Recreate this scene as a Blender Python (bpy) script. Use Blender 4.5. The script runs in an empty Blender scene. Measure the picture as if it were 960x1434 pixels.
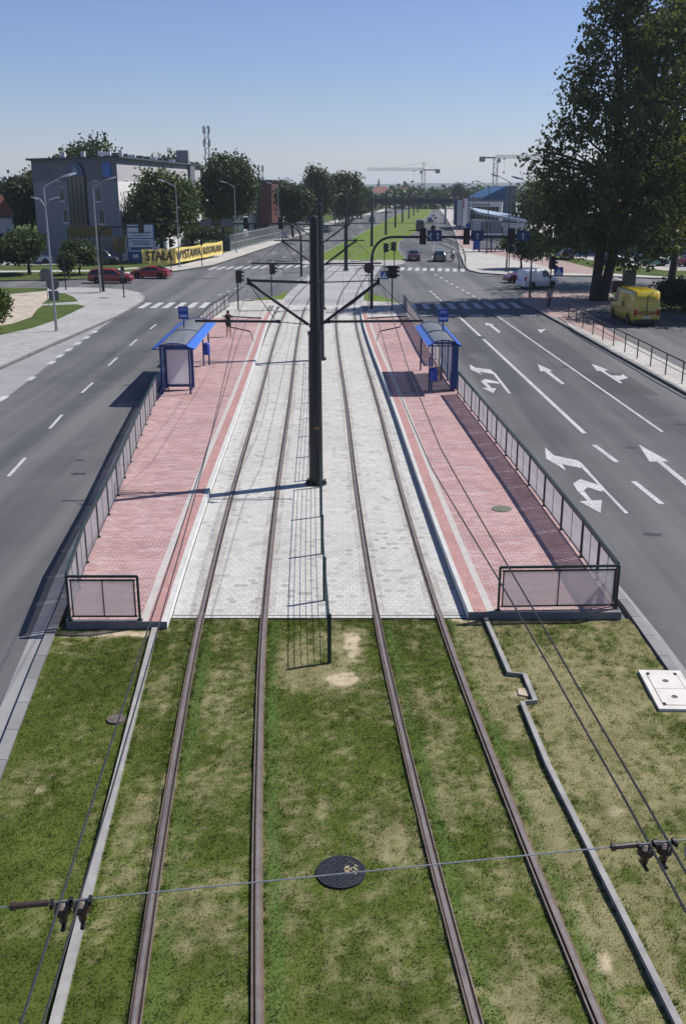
import bpy, math, random
import numpy as np
from mathutils import Vector, Matrix
R = math.radians
random.seed(7); rng = np.random.default_rng(7)
SC = bpy.context.scene
COL = SC.collection

# ------------------------------------------------------------------ survey helpers (photo measurements -> metres)
H, F, YH = 9.5, 1394.0, 262.0
PITCH = math.atan((717 - YH) / F); CP, SP = math.cos(PITCH), math.sin(PITCH)
def G(x, y, z=0.0):
    v = (y - 717) / F; t = (H - z) / (SP + v * CP)
    return ((x - 480) / F * t, t * (CP - v * SP))
def at(x, y, Y):
    v = (y - 717) / F; t = Y / (CP - v * SP)
    return ((x - 480) / F * t, Y, H - t * (SP + v * CP))
def GP(pts): return [G(*p) for p in pts]

CX = [(-20, 3.3), (-10, 2.2), (0, 1.12), (9.4, .28), (13.8, -.075), (20.6, -.495), (31.1, -.85), (44.5, -1.14), (60, -1.55), (72.8, -1.8), (85, -1.78), (95, -1.45),
      (103, -.95), (115, -.05), (126.6, .95), (150, 3.2), (200, 8.1), (300, 18), (520, 40), (700, 58)]
def C(Y):
    for i in range(len(CX) - 1):
        if Y <= CX[i + 1][0] or i == len(CX) - 2:
            a, b = CX[i], CX[i + 1]
            p = CX[i - 1] if i else a; q = CX[i + 2] if i + 2 < len(CX) else b
            h = b[0] - a[0]; t = (Y - a[0]) / h
            m0 = (b[1] - p[1]) / (b[0] - p[0]) * h; m1 = (q[1] - a[1]) / (q[0] - a[0]) * h
            return (2*t**3 - 3*t*t + 1)*a[1] + (t**3 - 2*t*t + t)*m0 + (-2*t**3 + 3*t*t)*b[1] + (t**3 - t*t)*m1
def lerp_tab(tab, v):
    for i in range(len(tab) - 1):
        if v <= tab[i + 1][0] or i == len(tab) - 2:
            a, b = tab[i], tab[i + 1]; return a[1] + (b[1] - a[1]) * (v - a[0]) / (b[0] - a[0])
LEFT_OUT = [(10, -5.3), (20.5, -6.2), (24.1, -6.68), (30, -7.15), (38, -7.95), (46.9, -8.75), (56, -9.35), (66, -9.7), (75, -9.75), (84, -9.4)]
RIGHT_OUT = [(10, 6.9), (21.2, 6.36), (24.5, 6.3), (31.1, 6.1), (46.1, 5.45), (60, 5.2), (75, 5.05), (84, 5.0)]
def ss(x, a, b): t = np.clip((x-a)/(b-a), 0, 1); return t*t*(3-2*t)
def LO(Y): return lerp_tab(LEFT_OUT, Y)
def RO(Y): return lerp_tab(RIGHT_OUT, Y)
def yr(a, b, st):
    n = max(1, int(math.ceil((b - a) / st))); return [a + (b - a) * i / n for i in range(n + 1)]

# ------------------------------------------------------------------ materials
def lin(c):
    if isinstance(c, str):
        c = [int(c[i:i+2], 16) / 255 for i in (0, 2, 4)]
        c = [x / 12.92 if x <= .04045 else ((x + .055) / 1.055) ** 2.4 for x in c]
    return tuple(c) + (1,)
class NT:
    def __init__(s, name):
        s.m = bpy.data.materials.new(name); s.m.use_nodes = True; s.t = s.m.node_tree; s.t.nodes.clear()
        s.out = s.n('ShaderNodeOutputMaterial'); s.co = s.n('ShaderNodeTexCoord').outputs['Object']
    def n(s, typ, **kw):
        nd = s.t.nodes.new(typ)
        for k, v in kw.items(): setattr(nd, k, v)
        return nd
    def l(s, a, b): s.t.links.new(a, b)
    def noise(s, scale, detail=4, rough=.6, vec=None):
        nd = s.n('ShaderNodeTexNoise'); nd.inputs['Scale'].default_value = scale; nd.inputs['Detail'].default_value = detail; nd.inputs['Roughness'].default_value = rough
        s.l(vec or s.co, nd.inputs['Vector']); return nd.outputs['Fac']
    def mapping(s, scale=(1, 1, 1), rot=(0, 0, 0)):
        nd = s.n('ShaderNodeMapping'); nd.inputs['Scale'].default_value = scale; nd.inputs['Rotation'].default_value = rot; s.l(s.co, nd.inputs['Vector']); return nd.outputs[0]
    def ramp(s, fac, lo, hi, c0=(0, 0, 0, 1), c1=(1, 1, 1, 1)):
        nd = s.n('ShaderNodeValToRGB'); e = nd.color_ramp.elements; e[0].position = lo; e[1].position = hi; e[0].color = c0; e[1].color = c1
        s.l(fac, nd.inputs[0]); return nd.outputs[0]
    def mix(s, a, b, fac, mode='MIX'):
        nd = s.n('ShaderNodeMix', data_type='RGBA', blend_type=mode)
        for sock, v in ((6, a), (7, b), (0, fac)):
            if hasattr(v, 'is_linked'): s.l(v, nd.inputs[sock])
            else: nd.inputs[sock].default_value = v
        return nd.outputs[2]
    def math(s, op, a, b):
        nd = s.n('ShaderNodeMath', operation=op)
        for i, v in enumerate((a, b)):
            if hasattr(v, 'is_linked'): s.l(v, nd.inputs[i])
            else: nd.inputs[i].default_value = v
        return nd.outputs[0]
    def bump(s, h, strength, dist=.01):
        nd = s.n('ShaderNodeBump'); nd.inputs['Strength'].default_value = strength; nd.inputs['Distance'].default_value = dist; s.l(h, nd.inputs['Height']); return nd.outputs[0]
    def principled(s, color, rough=.6, metal=0, normal=None, spec=.5, coat=0, emis=None):
        p = s.n('ShaderNodeBsdfPrincipled')
        for k, v in (('Base Color', color), ('Roughness', rough), ('Metallic', metal)):
            if hasattr(v, 'is_linked'): s.l(v, p.inputs[k])
            else: p.inputs[k].default_value = v
        p.inputs['Specular IOR Level'].default_value = spec; p.inputs['Coat Weight'].default_value = coat
        if normal is not None: s.l(normal, p.inputs['Normal'])
        s.l(p.outputs[0], s.out.inputs[0]); return p
MATS = {}
def mat(name, c, rough=.6, metal=0, var=.18, scale=4, bump=0, spec=.4, coat=0):
    if name in MATS: return MATS[name]
    t = NT(name); c = lin(c)
    lo = tuple(x * (1 - var) for x in c[:3]) + (1,); hi = tuple(min(1, x * (1 + var)) for x in c[:3]) + (1,)
    f = t.ramp(t.noise(scale, 6, .65), .3, .7)
    col = t.mix(lo, hi, f)
    nrm = t.bump(t.noise(scale * 8, 4), bump) if bump else None
    t.principled(col, rough, metal, nrm, spec, coat); MATS[name] = t.m; return t.m

def asphalt(name, base, light):
    t = NT(name)
    big = t.noise(.06, 5, .6); lanes = t.noise(1, 4, .55, t.mapping((.55, .02, 1), (0, 0, R(3))))
    c = t.mix(lin(base), lin(light), t.ramp(t.math('ADD', t.math('MULTIPLY', big, .35), t.math('MULTIPLY', lanes, .65)), .42, .60))
    patch = t.ramp(t.noise(.35, 6, .7), .55, .75)
    c = t.mix(c, tuple(x * 1.18 for x in lin(light)[:3]) + (1,), t.math('MULTIPLY', patch, .45))
    dark = t.ramp(t.noise(1.3, 3, .5, t.mapping((1.4, .35, 1))), .68, .8)
    c = t.mix(c, tuple(x * .7 for x in lin(base)[:3]) + (1,), t.math('MULTIPLY', dark, .5))
    vor = t.n('ShaderNodeTexVoronoi', feature='DISTANCE_TO_EDGE'); vor.inputs['Scale'].default_value = .16
    wv = t.n('ShaderNodeMix', data_type='RGBA'); wv.inputs[0].default_value = .12
    nz = t.n('ShaderNodeTexNoise'); nz.inputs['Scale'].default_value = .8; t.l(t.co, nz.inputs['Vector'])
    t.l(t.co, wv.inputs[6]); t.l(nz.outputs['Color'], wv.inputs[7]); t.l(wv.outputs[2], vor.inputs['Vector'])
    crack = t.ramp(vor.outputs['Distance'], .001, .006, (1, 1, 1, 1), (0, 0, 0, 1))
    c = t.mix(c, tuple(x * .45 for x in lin(base)[:3]) + (1,), t.math('MULTIPLY', crack, t.math('MULTIPLY', patch, .8)))
    fine = t.noise(45, 3, .8)
    c = t.mix(c, t.ramp(fine, .2, .8, (.72, .72, .72, 1), (1.25, 1.25, 1.25, 1)), .8, 'MULTIPLY')
    t.principled(c, .85, 0, t.bump(fine, .35, .006), .25); MATS[name] = t.m; return t.m

def bricks(name, c1, c2, mortar, w, h, msize=.01, bias=0, dark=None, rot=0, offset=.5, big=.2, streak=None):
    t = NT(name)
    b = t.n('ShaderNodeTexBrick'); b.offset = offset
    for k, v in (('Color1', lin(c1)), ('Color2', lin(c2)), ('Mortar', lin(mortar)), ('Scale', 1), ('Mortar Size', msize), ('Mortar Smooth', .2), ('Bias', bias), ('Brick Width', w), ('Row Height', h)):
        b.inputs[k].default_value = v
    t.l(t.mapping((1, 1, 1), (0, 0, rot)), b.inputs['Vector'])
    c = b.outputs['Color']
    if dark:
        b2 = t.n('ShaderNodeTexBrick'); b2.offset = offset
        for k, v in (('Color1', (0, 0, 0, 1)), ('Color2', (1, 1, 1, 1)), ('Mortar', (0, 0, 0, 1)), ('Scale', 1), ('Mortar Size', msize), ('Brick Width', w), ('Row Height', h), ('Bias', 0)):
            b2.inputs[k].default_value = v
        t.l(t.mapping((1, 1, 1), (0, 0, rot)), b2.inputs['Vector'])
        reg = t.ramp(t.noise(.3, 4, .6), .36, .62)
        c = t.mix(c, lin(dark), t.math('MULTIPLY', t.ramp(b2.outputs['Color'], .90, .92), t.math('MULTIPLY', reg, .9)))
    lo, hi = 1 - big, 1 + big
    c = t.mix(c, t.ramp(t.noise(.22, 6, .7), .28, .72, (lo, lo, lo, 1), (hi, hi, hi, 1)), 1, 'MULTIPLY')
    if streak: c = t.mix(c, lin(streak), t.math('MULTIPLY', t.ramp(t.noise(1.0, 6, .75, t.mapping((1.3, 3.4, 1))), .48, .74), .6))
    c = t.mix(c, t.ramp(t.noise(1.7, 5, .75), .3, .72, (.86, .85, .84, 1), (1.1, 1.1, 1.1, 1)), .9, 'MULTIPLY')
    c = t.mix(c, t.ramp(t.noise(30, 3, .8), .2, .8, (.86, .86, .86, 1), (1.12, 1.12, 1.12, 1)), .8, 'MULTIPLY')
    t.principled(c, .88, 0, t.bump(b.outputs['Fac'], -.25, .004), .25); MATS[name] = t.m; return t.m

def attr_mat(name, trans=.25, rough=.8):
    t = NT(name); a = t.n('ShaderNodeAttribute', attribute_name='Col').outputs['Color']
    c = t.mix(a, t.ramp(t.noise(60, 2, .7), .2, .8, (.75, .75, .72, 1), (1.25, 1.25, 1.2, 1)), .7, 'MULTIPLY')
    d = t.n('ShaderNodeBsdfDiffuse'); tr = t.n('ShaderNodeBsdfTranslucent'); mx = t.n('ShaderNodeMixShader'); mx.inputs[0].default_value = trans
    t.l(c, d.inputs[0]); t.l(c, tr.inputs[0]); t.l(d.outputs[0], mx.inputs[1]); t.l(tr.outputs[0], mx.inputs[2]); t.l(mx.outputs[0], t.out.inputs[0]); MATS[name] = t.m; return t.m

def leaf_mat(name, dark, light, scale=.35, trans=.3):
    if name in MATS: return MATS[name]
    t = NT(name)
    c = t.mix(lin(dark), lin(light), t.ramp(t.math('ADD', t.math('MULTIPLY', t.noise(scale, 3, .6), .6), t.math('MULTIPLY', t.noise(3.5, 2, .7), .4)), .36, .64))
    d = t.n('ShaderNodeBsdfPrincipled'); d.inputs['Roughness'].default_value = .5; d.inputs['Specular IOR Level'].default_value = .2
    tr = t.n('ShaderNodeBsdfTranslucent'); mx = t.n('ShaderNodeMixShader'); mx.inputs[0].default_value = trans
    t.l(c, d.inputs['Base Color']); t.l(t.mix(c, (1.1, 1.25, .5, 1), 1, 'MULTIPLY'), tr.inputs[0]); t.l(d.outputs[0], mx.inputs[1]); t.l(tr.outputs[0], mx.inputs[2]); t.l(mx.outputs[0], t.out.inputs[0])
    MATS[name] = t.m; return t.m

def turf(name, green, green2, straw, amount=.5):
    t = NT(name)
    g = t.mix(lin(green), lin(green2), t.ramp(t.noise(.5, 5, .7), .35, .65))
    c = t.mix(g, lin(straw), t.ramp(t.math('ADD', t.math('MULTIPLY', t.noise(.12, 6, .75), .6), t.math('MULTIPLY', t.noise(1.2, 5, .7), .4)), 1 - amount - .12, 1 - amount + .14))
    fine = t.noise(9, 5, .8)
    c = t.mix(c, t.ramp(fine, .2, .8, (.6, .6, .6, 1), (1.35, 1.35, 1.35, 1)), .8, 'MULTIPLY')
    t.principled(c, .95, 0, t.bump(fine, .8, .05), .1); MATS[name] = t.m; return t.m

def panel_mat(name, col, through, transp=.5, gloss=.06):
    t = NT(name)
    tp = t.n('ShaderNodeBsdfTransparent'); tp.inputs[0].default_value = lin(through)
    d = t.n('ShaderNodeBsdfDiffuse'); d.inputs[0].default_value = lin(col)
    tl = t.n('ShaderNodeBsdfTranslucent'); tl.inputs[0].default_value = lin(col)
    m1 = t.n('ShaderNodeMixShader'); m1.inputs[0].default_value = .55; t.l(d.outputs[0], m1.inputs[1]); t.l(tl.outputs[0], m1.inputs[2])
    m2 = t.n('ShaderNodeMixShader'); t.l(t.math('ADD', t.math('MULTIPLY', t.noise(1.6, 5, .7), .22), transp - .11), m2.inputs[0]); t.l(m1.outputs[0], m2.inputs[1]); t.l(tp.outputs[0], m2.inputs[2])
    gl = t.n('ShaderNodeBsdfGlossy'); gl.inputs['Roughness'].default_value = .12
    m3 = t.n('ShaderNodeMixShader'); m3.inputs[0].default_value = gloss; t.l(m2.outputs[0], m3.inputs[1]); t.l(gl.outputs[0], m3.inputs[2]); t.l(m3.outputs[0], t.out.inputs[0])
    MATS[name] = t.m; return t.m

# ------------------------------------------------------------------ mesh builder
class MB:
    def __init__(s): s.v = []; s.f = []
    def add(s, vs, fs):
        n = len(s.v); s.v += [tuple(p) for p in vs]; s.f += [tuple(i + n for i in f) for f in fs]; return s
    def box(s, x0, x1, y0, y1, z0, z1):
        return s.add([(x0,y0,z0),(x1,y0,z0),(x1,y1,z0),(x0,y1,z0),(x0,y0,z1),(x1,y0,z1),(x1,y1,z1),(x0,y1,z1)], [(3,2,1,0),(4,5,6,7),(0,1,5,4),(1,2,6,5),(2,3,7,6),(3,0,4,7)])
    def cbox(s, c, d, rz=0):
        a, b = math.cos(rz), math.sin(rz); vs = []
        for z in (-1, 1):
            for x, y in ((-1,-1),(1,-1),(1,1),(-1,1)):
                X, Y = x*d[0]/2, y*d[1]/2; vs.append((c[0]+a*X-b*Y, c[1]+b*X+a*Y, c[2]+z*d[2]/2))
        return s.add(vs, [(3,2,1,0),(4,5,6,7),(0,1,5,4),(1,2,6,5),(2,3,7,6),(3,0,4,7)])
    def bar(s, a, b, w, h):
        a, b = Vector(a), Vector(b); d = (b - a).normalized(); up = Vector((0,0,1)) if abs(d.z) < .98 else Vector((0,1,0))
        x = d.cross(up).normalized(); y = x.cross(d).normalized(); vs = []
        for p in (a, b):
            for i, j in ((-1,-1),(1,-1),(1,1),(-1,1)): vs.append(p + x*(i*w/2) + y*(j*h/2))
        return s.add(vs, [(0,1,2,3),(7,6,5,4),(4,5,1,0),(5,6,2,1),(6,7,3,2),(7,4,0,3)])
    def tube(s, pts, r, n=8, cap=True):
        pts = [Vector(p) for p in pts]; rs = r if isinstance(r, (list, tuple)) else [r] * len(pts); vs = []; fs = []
        px = None
        for i, p in enumerate(pts):
            d = (pts[min(i+1, len(pts)-1)] - pts[max(i-1, 0)]).normalized()
            if px is None:
                up = Vector((0,0,1)) if abs(d.z) < .9 else Vector((1,0,0)); px = d.cross(up).normalized()
            px = (px - d * px.dot(d)).normalized(); py = d.cross(px)
            for k in range(n):
                a = 2*math.pi*k/n; vs.append(p + (px*math.cos(a) + py*math.sin(a)) * rs[i])
        for i in range(len(pts)-1):
            for k in range(n): fs.append((i*n+k, i*n+(k+1)%n, (i+1)*n+(k+1)%n, (i+1)*n+k))
        if cap: fs.append(tuple(range(n-1, -1, -1))); fs.append(tuple((len(pts)-1)*n+k for k in range(n)))
        return s.add(vs, fs)
    def prism(s, poly, z0, z1, z1s=None):
        if sum(poly[i][0]*poly[(i+1)%len(poly)][1]-poly[(i+1)%len(poly)][0]*poly[i][1] for i in range(len(poly))) < 0: poly = poly[::-1]
        n = len(poly); vs = [(p[0],p[1],z0) for p in poly] + [(p[0],p[1],z1) for p in poly]
        return s.add(vs, [tuple(range(n-1,-1,-1)), tuple(range(n,2*n))] + [(i,(i+1)%n,n+(i+1)%n,n+i) for i in range(n)])
    def flat(s, poly, z):
        if sum(poly[i][0]*poly[(i+1)%len(poly)][1]-poly[(i+1)%len(poly)][0]*poly[i][1] for i in range(len(poly))) < 0: poly = poly[::-1]
        return s.add([(p[0],p[1],z) for p in poly], [tuple(range(len(poly)))])
    def ribbon(s, a, b, za, zb=None):
        zb = za if zb is None else zb; n = len(a); vs = [(p[0],p[1],za) for p in a] + [(p[0],p[1],zb) for p in b]
        return s.add(vs, [(i, n+i, n+i+1, i+1) if True else 0 for i in range(n-1)])
    def curb(s, path, w, z0, z1, side=1):
        # rectangular section swept along an XY path, lying on one side of it
        L = len(path); vs = []
        for i, p in enumerate(path):
            a, b = path[max(i-1,0)], path[min(i+1,L-1)]; dx, dy = b[0]-a[0], b[1]-a[1]; m = math.hypot(dx,dy); nx, ny = -dy/m*side*w, dx/m*side*w
            vs += [(p[0],p[1],z0),(p[0],p[1],z1),(p[0]+nx,p[1]+ny,z1),(p[0]+nx,p[1]+ny,z0)]
        fs = []
        for i in range(L-1):
            for k in range(3): fs.append((4*i+k, 4*i+k+1, 4*i+4+k+1, 4*i+4+k))
        fs += [(0,1,2,3), (4*L-1,4*L-2,4*L-3,4*L-4)]
        return s.add(vs, fs)
    def lathe(s, prof, n=16, c=(0,0,0)):
        vs = []; fs = []
        for r, z in prof:
            for k in range(n): a = 2*math.pi*k/n; vs.append((c[0]+r*math.cos(a), c[1]+r*math.sin(a), c[2]+z))
        for i in range(len(prof)-1):
            for k in range(n): fs.append((i*n+k, i*n+(k+1)%n, (i+1)*n+(k+1)%n, (i+1)*n+k))
        fs.append(tuple((len(prof)-1)*n+k for k in range(n))); fs.append(tuple(range(n-1,-1,-1)))
        return s.add(vs, fs)
    def xf(s, M): s.v = [tuple(M @ Vector(p)) for p in s.v]; return s
    def build(s, name, m, parent=None, smooth=False, off=None):
        me = bpy.data.meshes.new(name)
        v = s.v if off is None else [(p[0]-off[0], p[1]-off[1], p[2]-off[2]) for p in s.v]
        me.from_pydata(v, [], s.f); me.update()
        if smooth:
            me.polygons.foreach_set('use_smooth', [True] * len(me.polygons))
        return link(name, me, m, parent)
def link(name, me, m, parent=None):
    o = bpy.data.objects.new(name, me); COL.objects.link(o)
    if m: me.materials.append(m)
    if parent: o.parent = parent
    return o
def tag(o, label, cat, group=None, kind=None):
    if label: o['label'] = label
    if cat: o['category'] = cat
    if group: o['group'] = group
    if kind: o['kind'] = kind
    return o
def struct(o): o['kind'] = 'structure'; return o
def empty(name, loc, label, cat, rz=0, group=None):
    o = bpy.data.objects.new(name, None); COL.objects.link(o); o.location = loc; o.rotation_euler.z = rz; o.empty_display_size = .2
    return tag(o, label, cat, group)
def dup(src, loc, rz=None, label=None, group=None, scale=None):
    def cp(o, par):
        c = o.copy(); COL.objects.link(c)
        if par: c.parent = par
        for ch in o.children: cp(ch, c)
        return c
    r = cp(src, None); r.location = loc
    if rz is not None: r.rotation_euler.z = rz
    if scale is not None: r.scale = scale if isinstance(scale, (tuple, list)) else (scale,) * 3
    if label: r['label'] = label
    if group: r['group'] = group
    return r
def quads(name, V, m, parent=None, cols=None, n=4):
    me = bpy.data.meshes.new(name); nv = len(V); nf = nv // n
    me.vertices.add(nv); me.vertices.foreach_set('co', np.ascontiguousarray(V, dtype=np.float32).ravel())
    me.loops.add(nv); me.loops.foreach_set('vertex_index', np.arange(nv, dtype=np.int32))
    me.polygons.add(nf); me.polygons.foreach_set('loop_start', np.arange(nf, dtype=np.int32) * n)
    if cols is not None:
        a = me.attributes.new('Col', 'FLOAT_COLOR', 'POINT'); a.data.foreach_set('color', np.ascontiguousarray(cols, dtype=np.float32).ravel())
    me.update(calc_edges=True); return link(name, me, m, parent)
def text(name, body, size, M, m, parent, ext=.004, align='CENTER', sx=1.0, bold=0.0):
    cu = bpy.data.curves.new(name, 'FONT'); cu.body = body; cu.size = size; cu.extrude = ext; cu.offset = bold; cu.align_x = align; cu.align_y = 'CENTER'
    o = bpy.data.objects.new(name, cu); COL.objects.link(o); bpy.context.view_layer.update()
    me = bpy.data.meshes.new_from_object(o.evaluated_get(bpy.context.evaluated_depsgraph_get()))
    bpy.data.objects.remove(o); bpy.data.curves.remove(cu)
    me.transform(M @ Matrix.Diagonal((sx, 1, 1, 1))); me.name = name; me.materials.clear()
    return link(name, me, m, parent)
def face_matrix(p, right, up=(0, 0, 1)):
    r = Vector(right).normalized(); u = Vector(up).normalized(); n = r.cross(u)
    M = Matrix.Identity(4)
    for i in range(3): M[i][0] = r[i]; M[i][1] = u[i]; M[i][2] = n[i]; M[i][3] = p[i]
    return M

# palette
m_asphalt = asphalt('asphalt', (.066,.067,.070), (.130,.129,.128))
m_asphalt_l = asphalt('asphalt_cross', (.090,.091,.094), (.145,.144,.144))
m_paint = None
def paint():
    t = NT('road_paint'); n = t.ramp(t.noise(9, 7, .8), .36, .54)
    c = t.mix((.17,.17,.17,1), (.54,.54,.53,1), n); c = t.mix(c, (.30,.30,.295,1), t.ramp(t.noise(.9, 6, .75), .42, .72)); t.principled(c, .7, 0, None, .3); return t.m
m_paint = paint()
m_red = bricks('red_paving', (.44,.285,.272), (.345,.21,.20), (.21,.14,.135), .22, .12, .013, 0, None, 0, .5, .18, (.54,.44,.43))
m_redband = bricks('dark_red_paving', (.40,.215,.195), (.325,.165,.15), (.36,.25,.23), .1, .2, .012, 0, None, 0, .5, .12)
m_bed = bricks('tram_bed_paving', (.47,.463,.43), (.395,.388,.362), (.33,.322,.30), .17, .17, .010, -.2, (.27,.275,.26), 0, .5, .10)
m_slab = bricks('grey_slabs', (.35,.345,.33), (.295,.29,.28), (.21,.205,.195), .5, .5, .012, 0, None, 0, .5, .16)
m_guide = mat('guide_stone', (.40,.37,.345), .85, var=.12, scale=3)
m_slabp = bricks('pale_slabs', (.44,.42,.385), (.375,.36,.33), (.28,.27,.245), .4, .4, .012, 0, None, 0, .5, .16)
m_pinkslab = bricks('pink_slabs', (.36,.26,.235), (.30,.21,.19), (.24,.2,.18), .2, .1, .01, 0, None, 0, .5, .16)
m_conc = mat('concrete', (.40,.40,.385), .85, var=.22, scale=1.5, bump=.2)
m_kerb = bricks('kerb_stone', (.215,.215,.21), (.17,.17,.166), (.07,.07,.068), 60, 1.0, .012, 0, None, 0, 0, .2)
m_edge = mat('edging_concrete', (.26,.25,.235), .88, var=.25, scale=2.5, bump=.25)
m_concl = mat('pale_concrete', (.60,.60,.575), .85, var=.14, scale=2, bump=.15)
m_junction = bricks('junction_concrete', (.33,.33,.335), (.28,.28,.285), (.2,.2,.2), 2.0, 3.0, .03, 0, None, 0, 0, .15)
m_bay = mat('bay_concrete', (.235,.235,.23), .88, var=.16, scale=.5, bump=.2)
m_dgreen = mat('dark_green_paint', (.012,.030,.028), .45, var=.2, coat=.1)
m_mast = mat('mast_paint', (.011,.014,.018), .42, var=.25, scale=6, coat=.1)
m_black = mat('black_metal', (.012,.012,.013), .5, var=.3)
m_wire = mat('wire_metal', (.03,.03,.032), .5, var=.2)
m_steel = mat('galvanised_steel', (.30,.32,.33), .45, .6, var=.15)
m_railhead = mat('rail_head', (.175,.135,.108), .5, .15, var=.3, scale=5)
m_rust = mat('rust', (.13,.095,.075), .9, var=.35, scale=3)
m_groove = mat('groove_dark', (.035,.03,.027), .95)  # near-black brown for rail grooves and drain trough
m_blue = mat('shelter_blue', (.030,.125,.52), .35, var=.12, coat=.3)
m_blued = mat('dark_blue_frame', (.008,.034,.17), .4, var=.15, coat=.2)
m_signblue = mat('sign_blue', (.012,.05,.28), .4, var=.1)
m_white = mat('white_paint', (.72,.72,.72), .5, var=.08)
m_grey = mat('grey_metal', (.11,.115,.12), .5, var=.15)
m_wall = mat('shaded_grey_render', (.18,.188,.215), .9, var=.08, scale=1.2)
m_walld = mat('dark_grey_render', (.115,.12,.14), .9, var=.08, scale=1.2)
m_walll = mat('pale_render', (.62,.61,.60), .9, var=.06, scale=1.2)
m_wallm = mat('mid_grey_render', (.26,.245,.25), .9, var=.06, scale=1.2)
m_alu = mat('pale_cladding', (.42,.45,.47), .5, var=.06)
m_glass = mat('dark_window', (.012,.016,.022), .08, var=.3, spec=.6)
m_bark = mat('bark', (.045,.036,.028), .95, var=.4, scale=3, bump=.6)
m_terr = turf('ground_turf', (.05,.075,.022), (.07,.095,.03), (.20,.17,.10), .42)
m_verge = turf('verge_turf', (.045,.070,.016), (.085,.110,.030), (.26,.22,.12), .3)
m_lawn = turf('median_turf', (.092,.140,.022), (.130,.185,.036), (.19,.175,.08), .3)
m_sand = mat('sand', (.38,.32,.25), .95, var=.3, scale=1.3, bump=.5)
m_panel = panel_mat('frosted_panel', (.72,.68,.69), (.90,.87,.88), .56)
m_roofp = panel_mat('roof_panel', (.40,.42,.43), (.70,.74,.77), .40, .12)
m_clear = panel_mat('clear_glass', (.30,.34,.40), (.70,.74,.80), .62, .10)
m_poster = panel_mat('pale_board', (.90,.89,.92), (.9,.9,.92), .16, .03)

# ------------------------------------------------------------------ setting: ground, roads, pavements
def ring(cx, cy, r, n=48): return [(cx + r*math.cos(2*math.pi*i/n), cy + r*math.sin(2*math.pi*i/n)) for i in range(n)]
struct(MB().flat(ring(0, 1500, 9000, 64), -.30).build('ground', m_terr))

road = MB()
road.flat([(-150,-40),(150,-40),(150,136),(60,136),(75,700),(45,700),(-160,136)], 0)
road_o = struct(road.build('road', m_asphalt))
MARK = .004
def mark(name, polys, z=MARK):
    b = MB()
    for i, p in enumerate(polys): b.flat(p, z + (.0012*i if len(polys) < 5 else 0))
    return b.build(name, m_paint, road_o)
def quadline(p, q, w):
    dx, dy = q[0]-p[0], q[1]-p[1]; m = math.hypot(dx, dy); nx, ny = -dy/m*w/2, dx/m*w/2
    return [(p[0]+nx,p[1]+ny),(q[0]+nx,q[1]+ny),(q[0]-nx,q[1]-ny),(p[0]-nx,p[1]-ny)]
# cross street surface a little paler than the main carriageway
struct(MB().flat([(-150,99.5),(-22,99),(-17.5,92),(-17,88.5),(-10.2,88.5),(16,88),(17,94.5),(24,97.5),(150,94),(150,121),(15,121),(14.6,123),(-4.5,130),(-15.8,123.5),(-21,118),(-27,109.5),(-150,108)], MARK).build('junction_road', m_asphalt_l))
def J(name, polys): return mark(name, polys, 2*MARK)
# lane lines, right carriageway
lines = []
lines.append(quadline(G(818,607), G(640,441), .19))
lines.append(quadline(G(927,605), G(692,440), .12))
for a, b in (((831,623),(863,647)), ((886,674),(926,706)), ((985,752),(1040,800))): lines.append(quadline(G(*a), G(*b), .19))
for x0 in (5.9, 7.9, 9.8, 11.8, 13.8): lines.append([(x0,78.2),(x0+1.2,78.2),(x0+1.2,78.8),(x0,78.8)])
mark('lane_line', lines)
dl = []
for a, b in (((12,667),(36,641)), ((70,600),(87,581)), ((115,550),(130,536)), ((152,512),(164,501)), ((182,484),(192,475)), ((210,461),(219,454))): dl.append(quadline(G(*a), G(*b), .13))
for Y in (8, 16, 24): dl.append(quadline((-9.0 - .1*Y, Y), (-9.3 - .1*Y, Y+3), .13))
mark('lane_line', dl)
bd = []
bx = [(46.4,-16.05),(51.5,-16.25),(56.5,-16.55),(58.8,-16.7),(61.2,-16.8),(63.8,-16.9),(66.4,-17.0),(69.1,-17.1)]
for Y, X in bx: bd.append(quadline((X, Y-.55), (X-.03, Y+.55), .34))
# arrows traced in zoomed pixels (x = 640 + u/3, y = 400 + v/3)
def Z(l): return [G(640 + u/3, 400 + v/3) for u, v in l]
mark('lane_arrow', [Z([(367,680),(405,714),(505,735),(522,768),(438,750),(455,777),(372,727)]), Z([(505,735),(523,768),(590,837),(702,958),(718,957),(625,862),(520,745)]),
     Z([(590,837),(515,814),(485,832),(500,860),(545,905),(565,905),(530,862),(545,848),(608,868),(612,850)]), Z([(510,907),(606,902),(600,957)])], 2*MARK)
mark('lane_arrow', [Z([(50,331),(75,345),(138,353),(150,372),(90,362),(105,376),(55,352)]), Z([(138,353),(150,372),(212,453),(225,453),(160,370)]),
     Z([(170,405),(118,392),(98,402),(128,432),(144,430),(122,408),(178,413)]), Z([(103,430),(163,432),(150,452)])], 2*MARK)
mark('lane_arrow', [Z([(337,330),(348,360),(400,358)]), Z([(365,360),(384,359),(450,412),(438,415)])])
mark('lane_arrow', [Z([(760,667),(806,740),(886,738)]), Z([(838,740),(858,738),(1010,860),(995,872)])])
mark('lane_arrow', [Z([(562,328),(585,358),(634,355)]), Z([(598,357),(612,356),(692,408),(683,411)]), Z([(645,378),(690,379),(690,370),(716,388),(670,400),(668,390)])])
mark('lane_arrow', [Z([(115,155),(120,168),(155,163)]), Z([(132,166),(145,165),(182,195),(173,199)])])
mark('lane_arrow', [Z([(335,185),(350,199),(372,183)])])
m_tar = mat('tar', (.030,.030,.032), .7, var=.3, scale=6); m_rep = asphalt('repair_asphalt', (.055,.056,.058), (.085,.085,.086))
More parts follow.
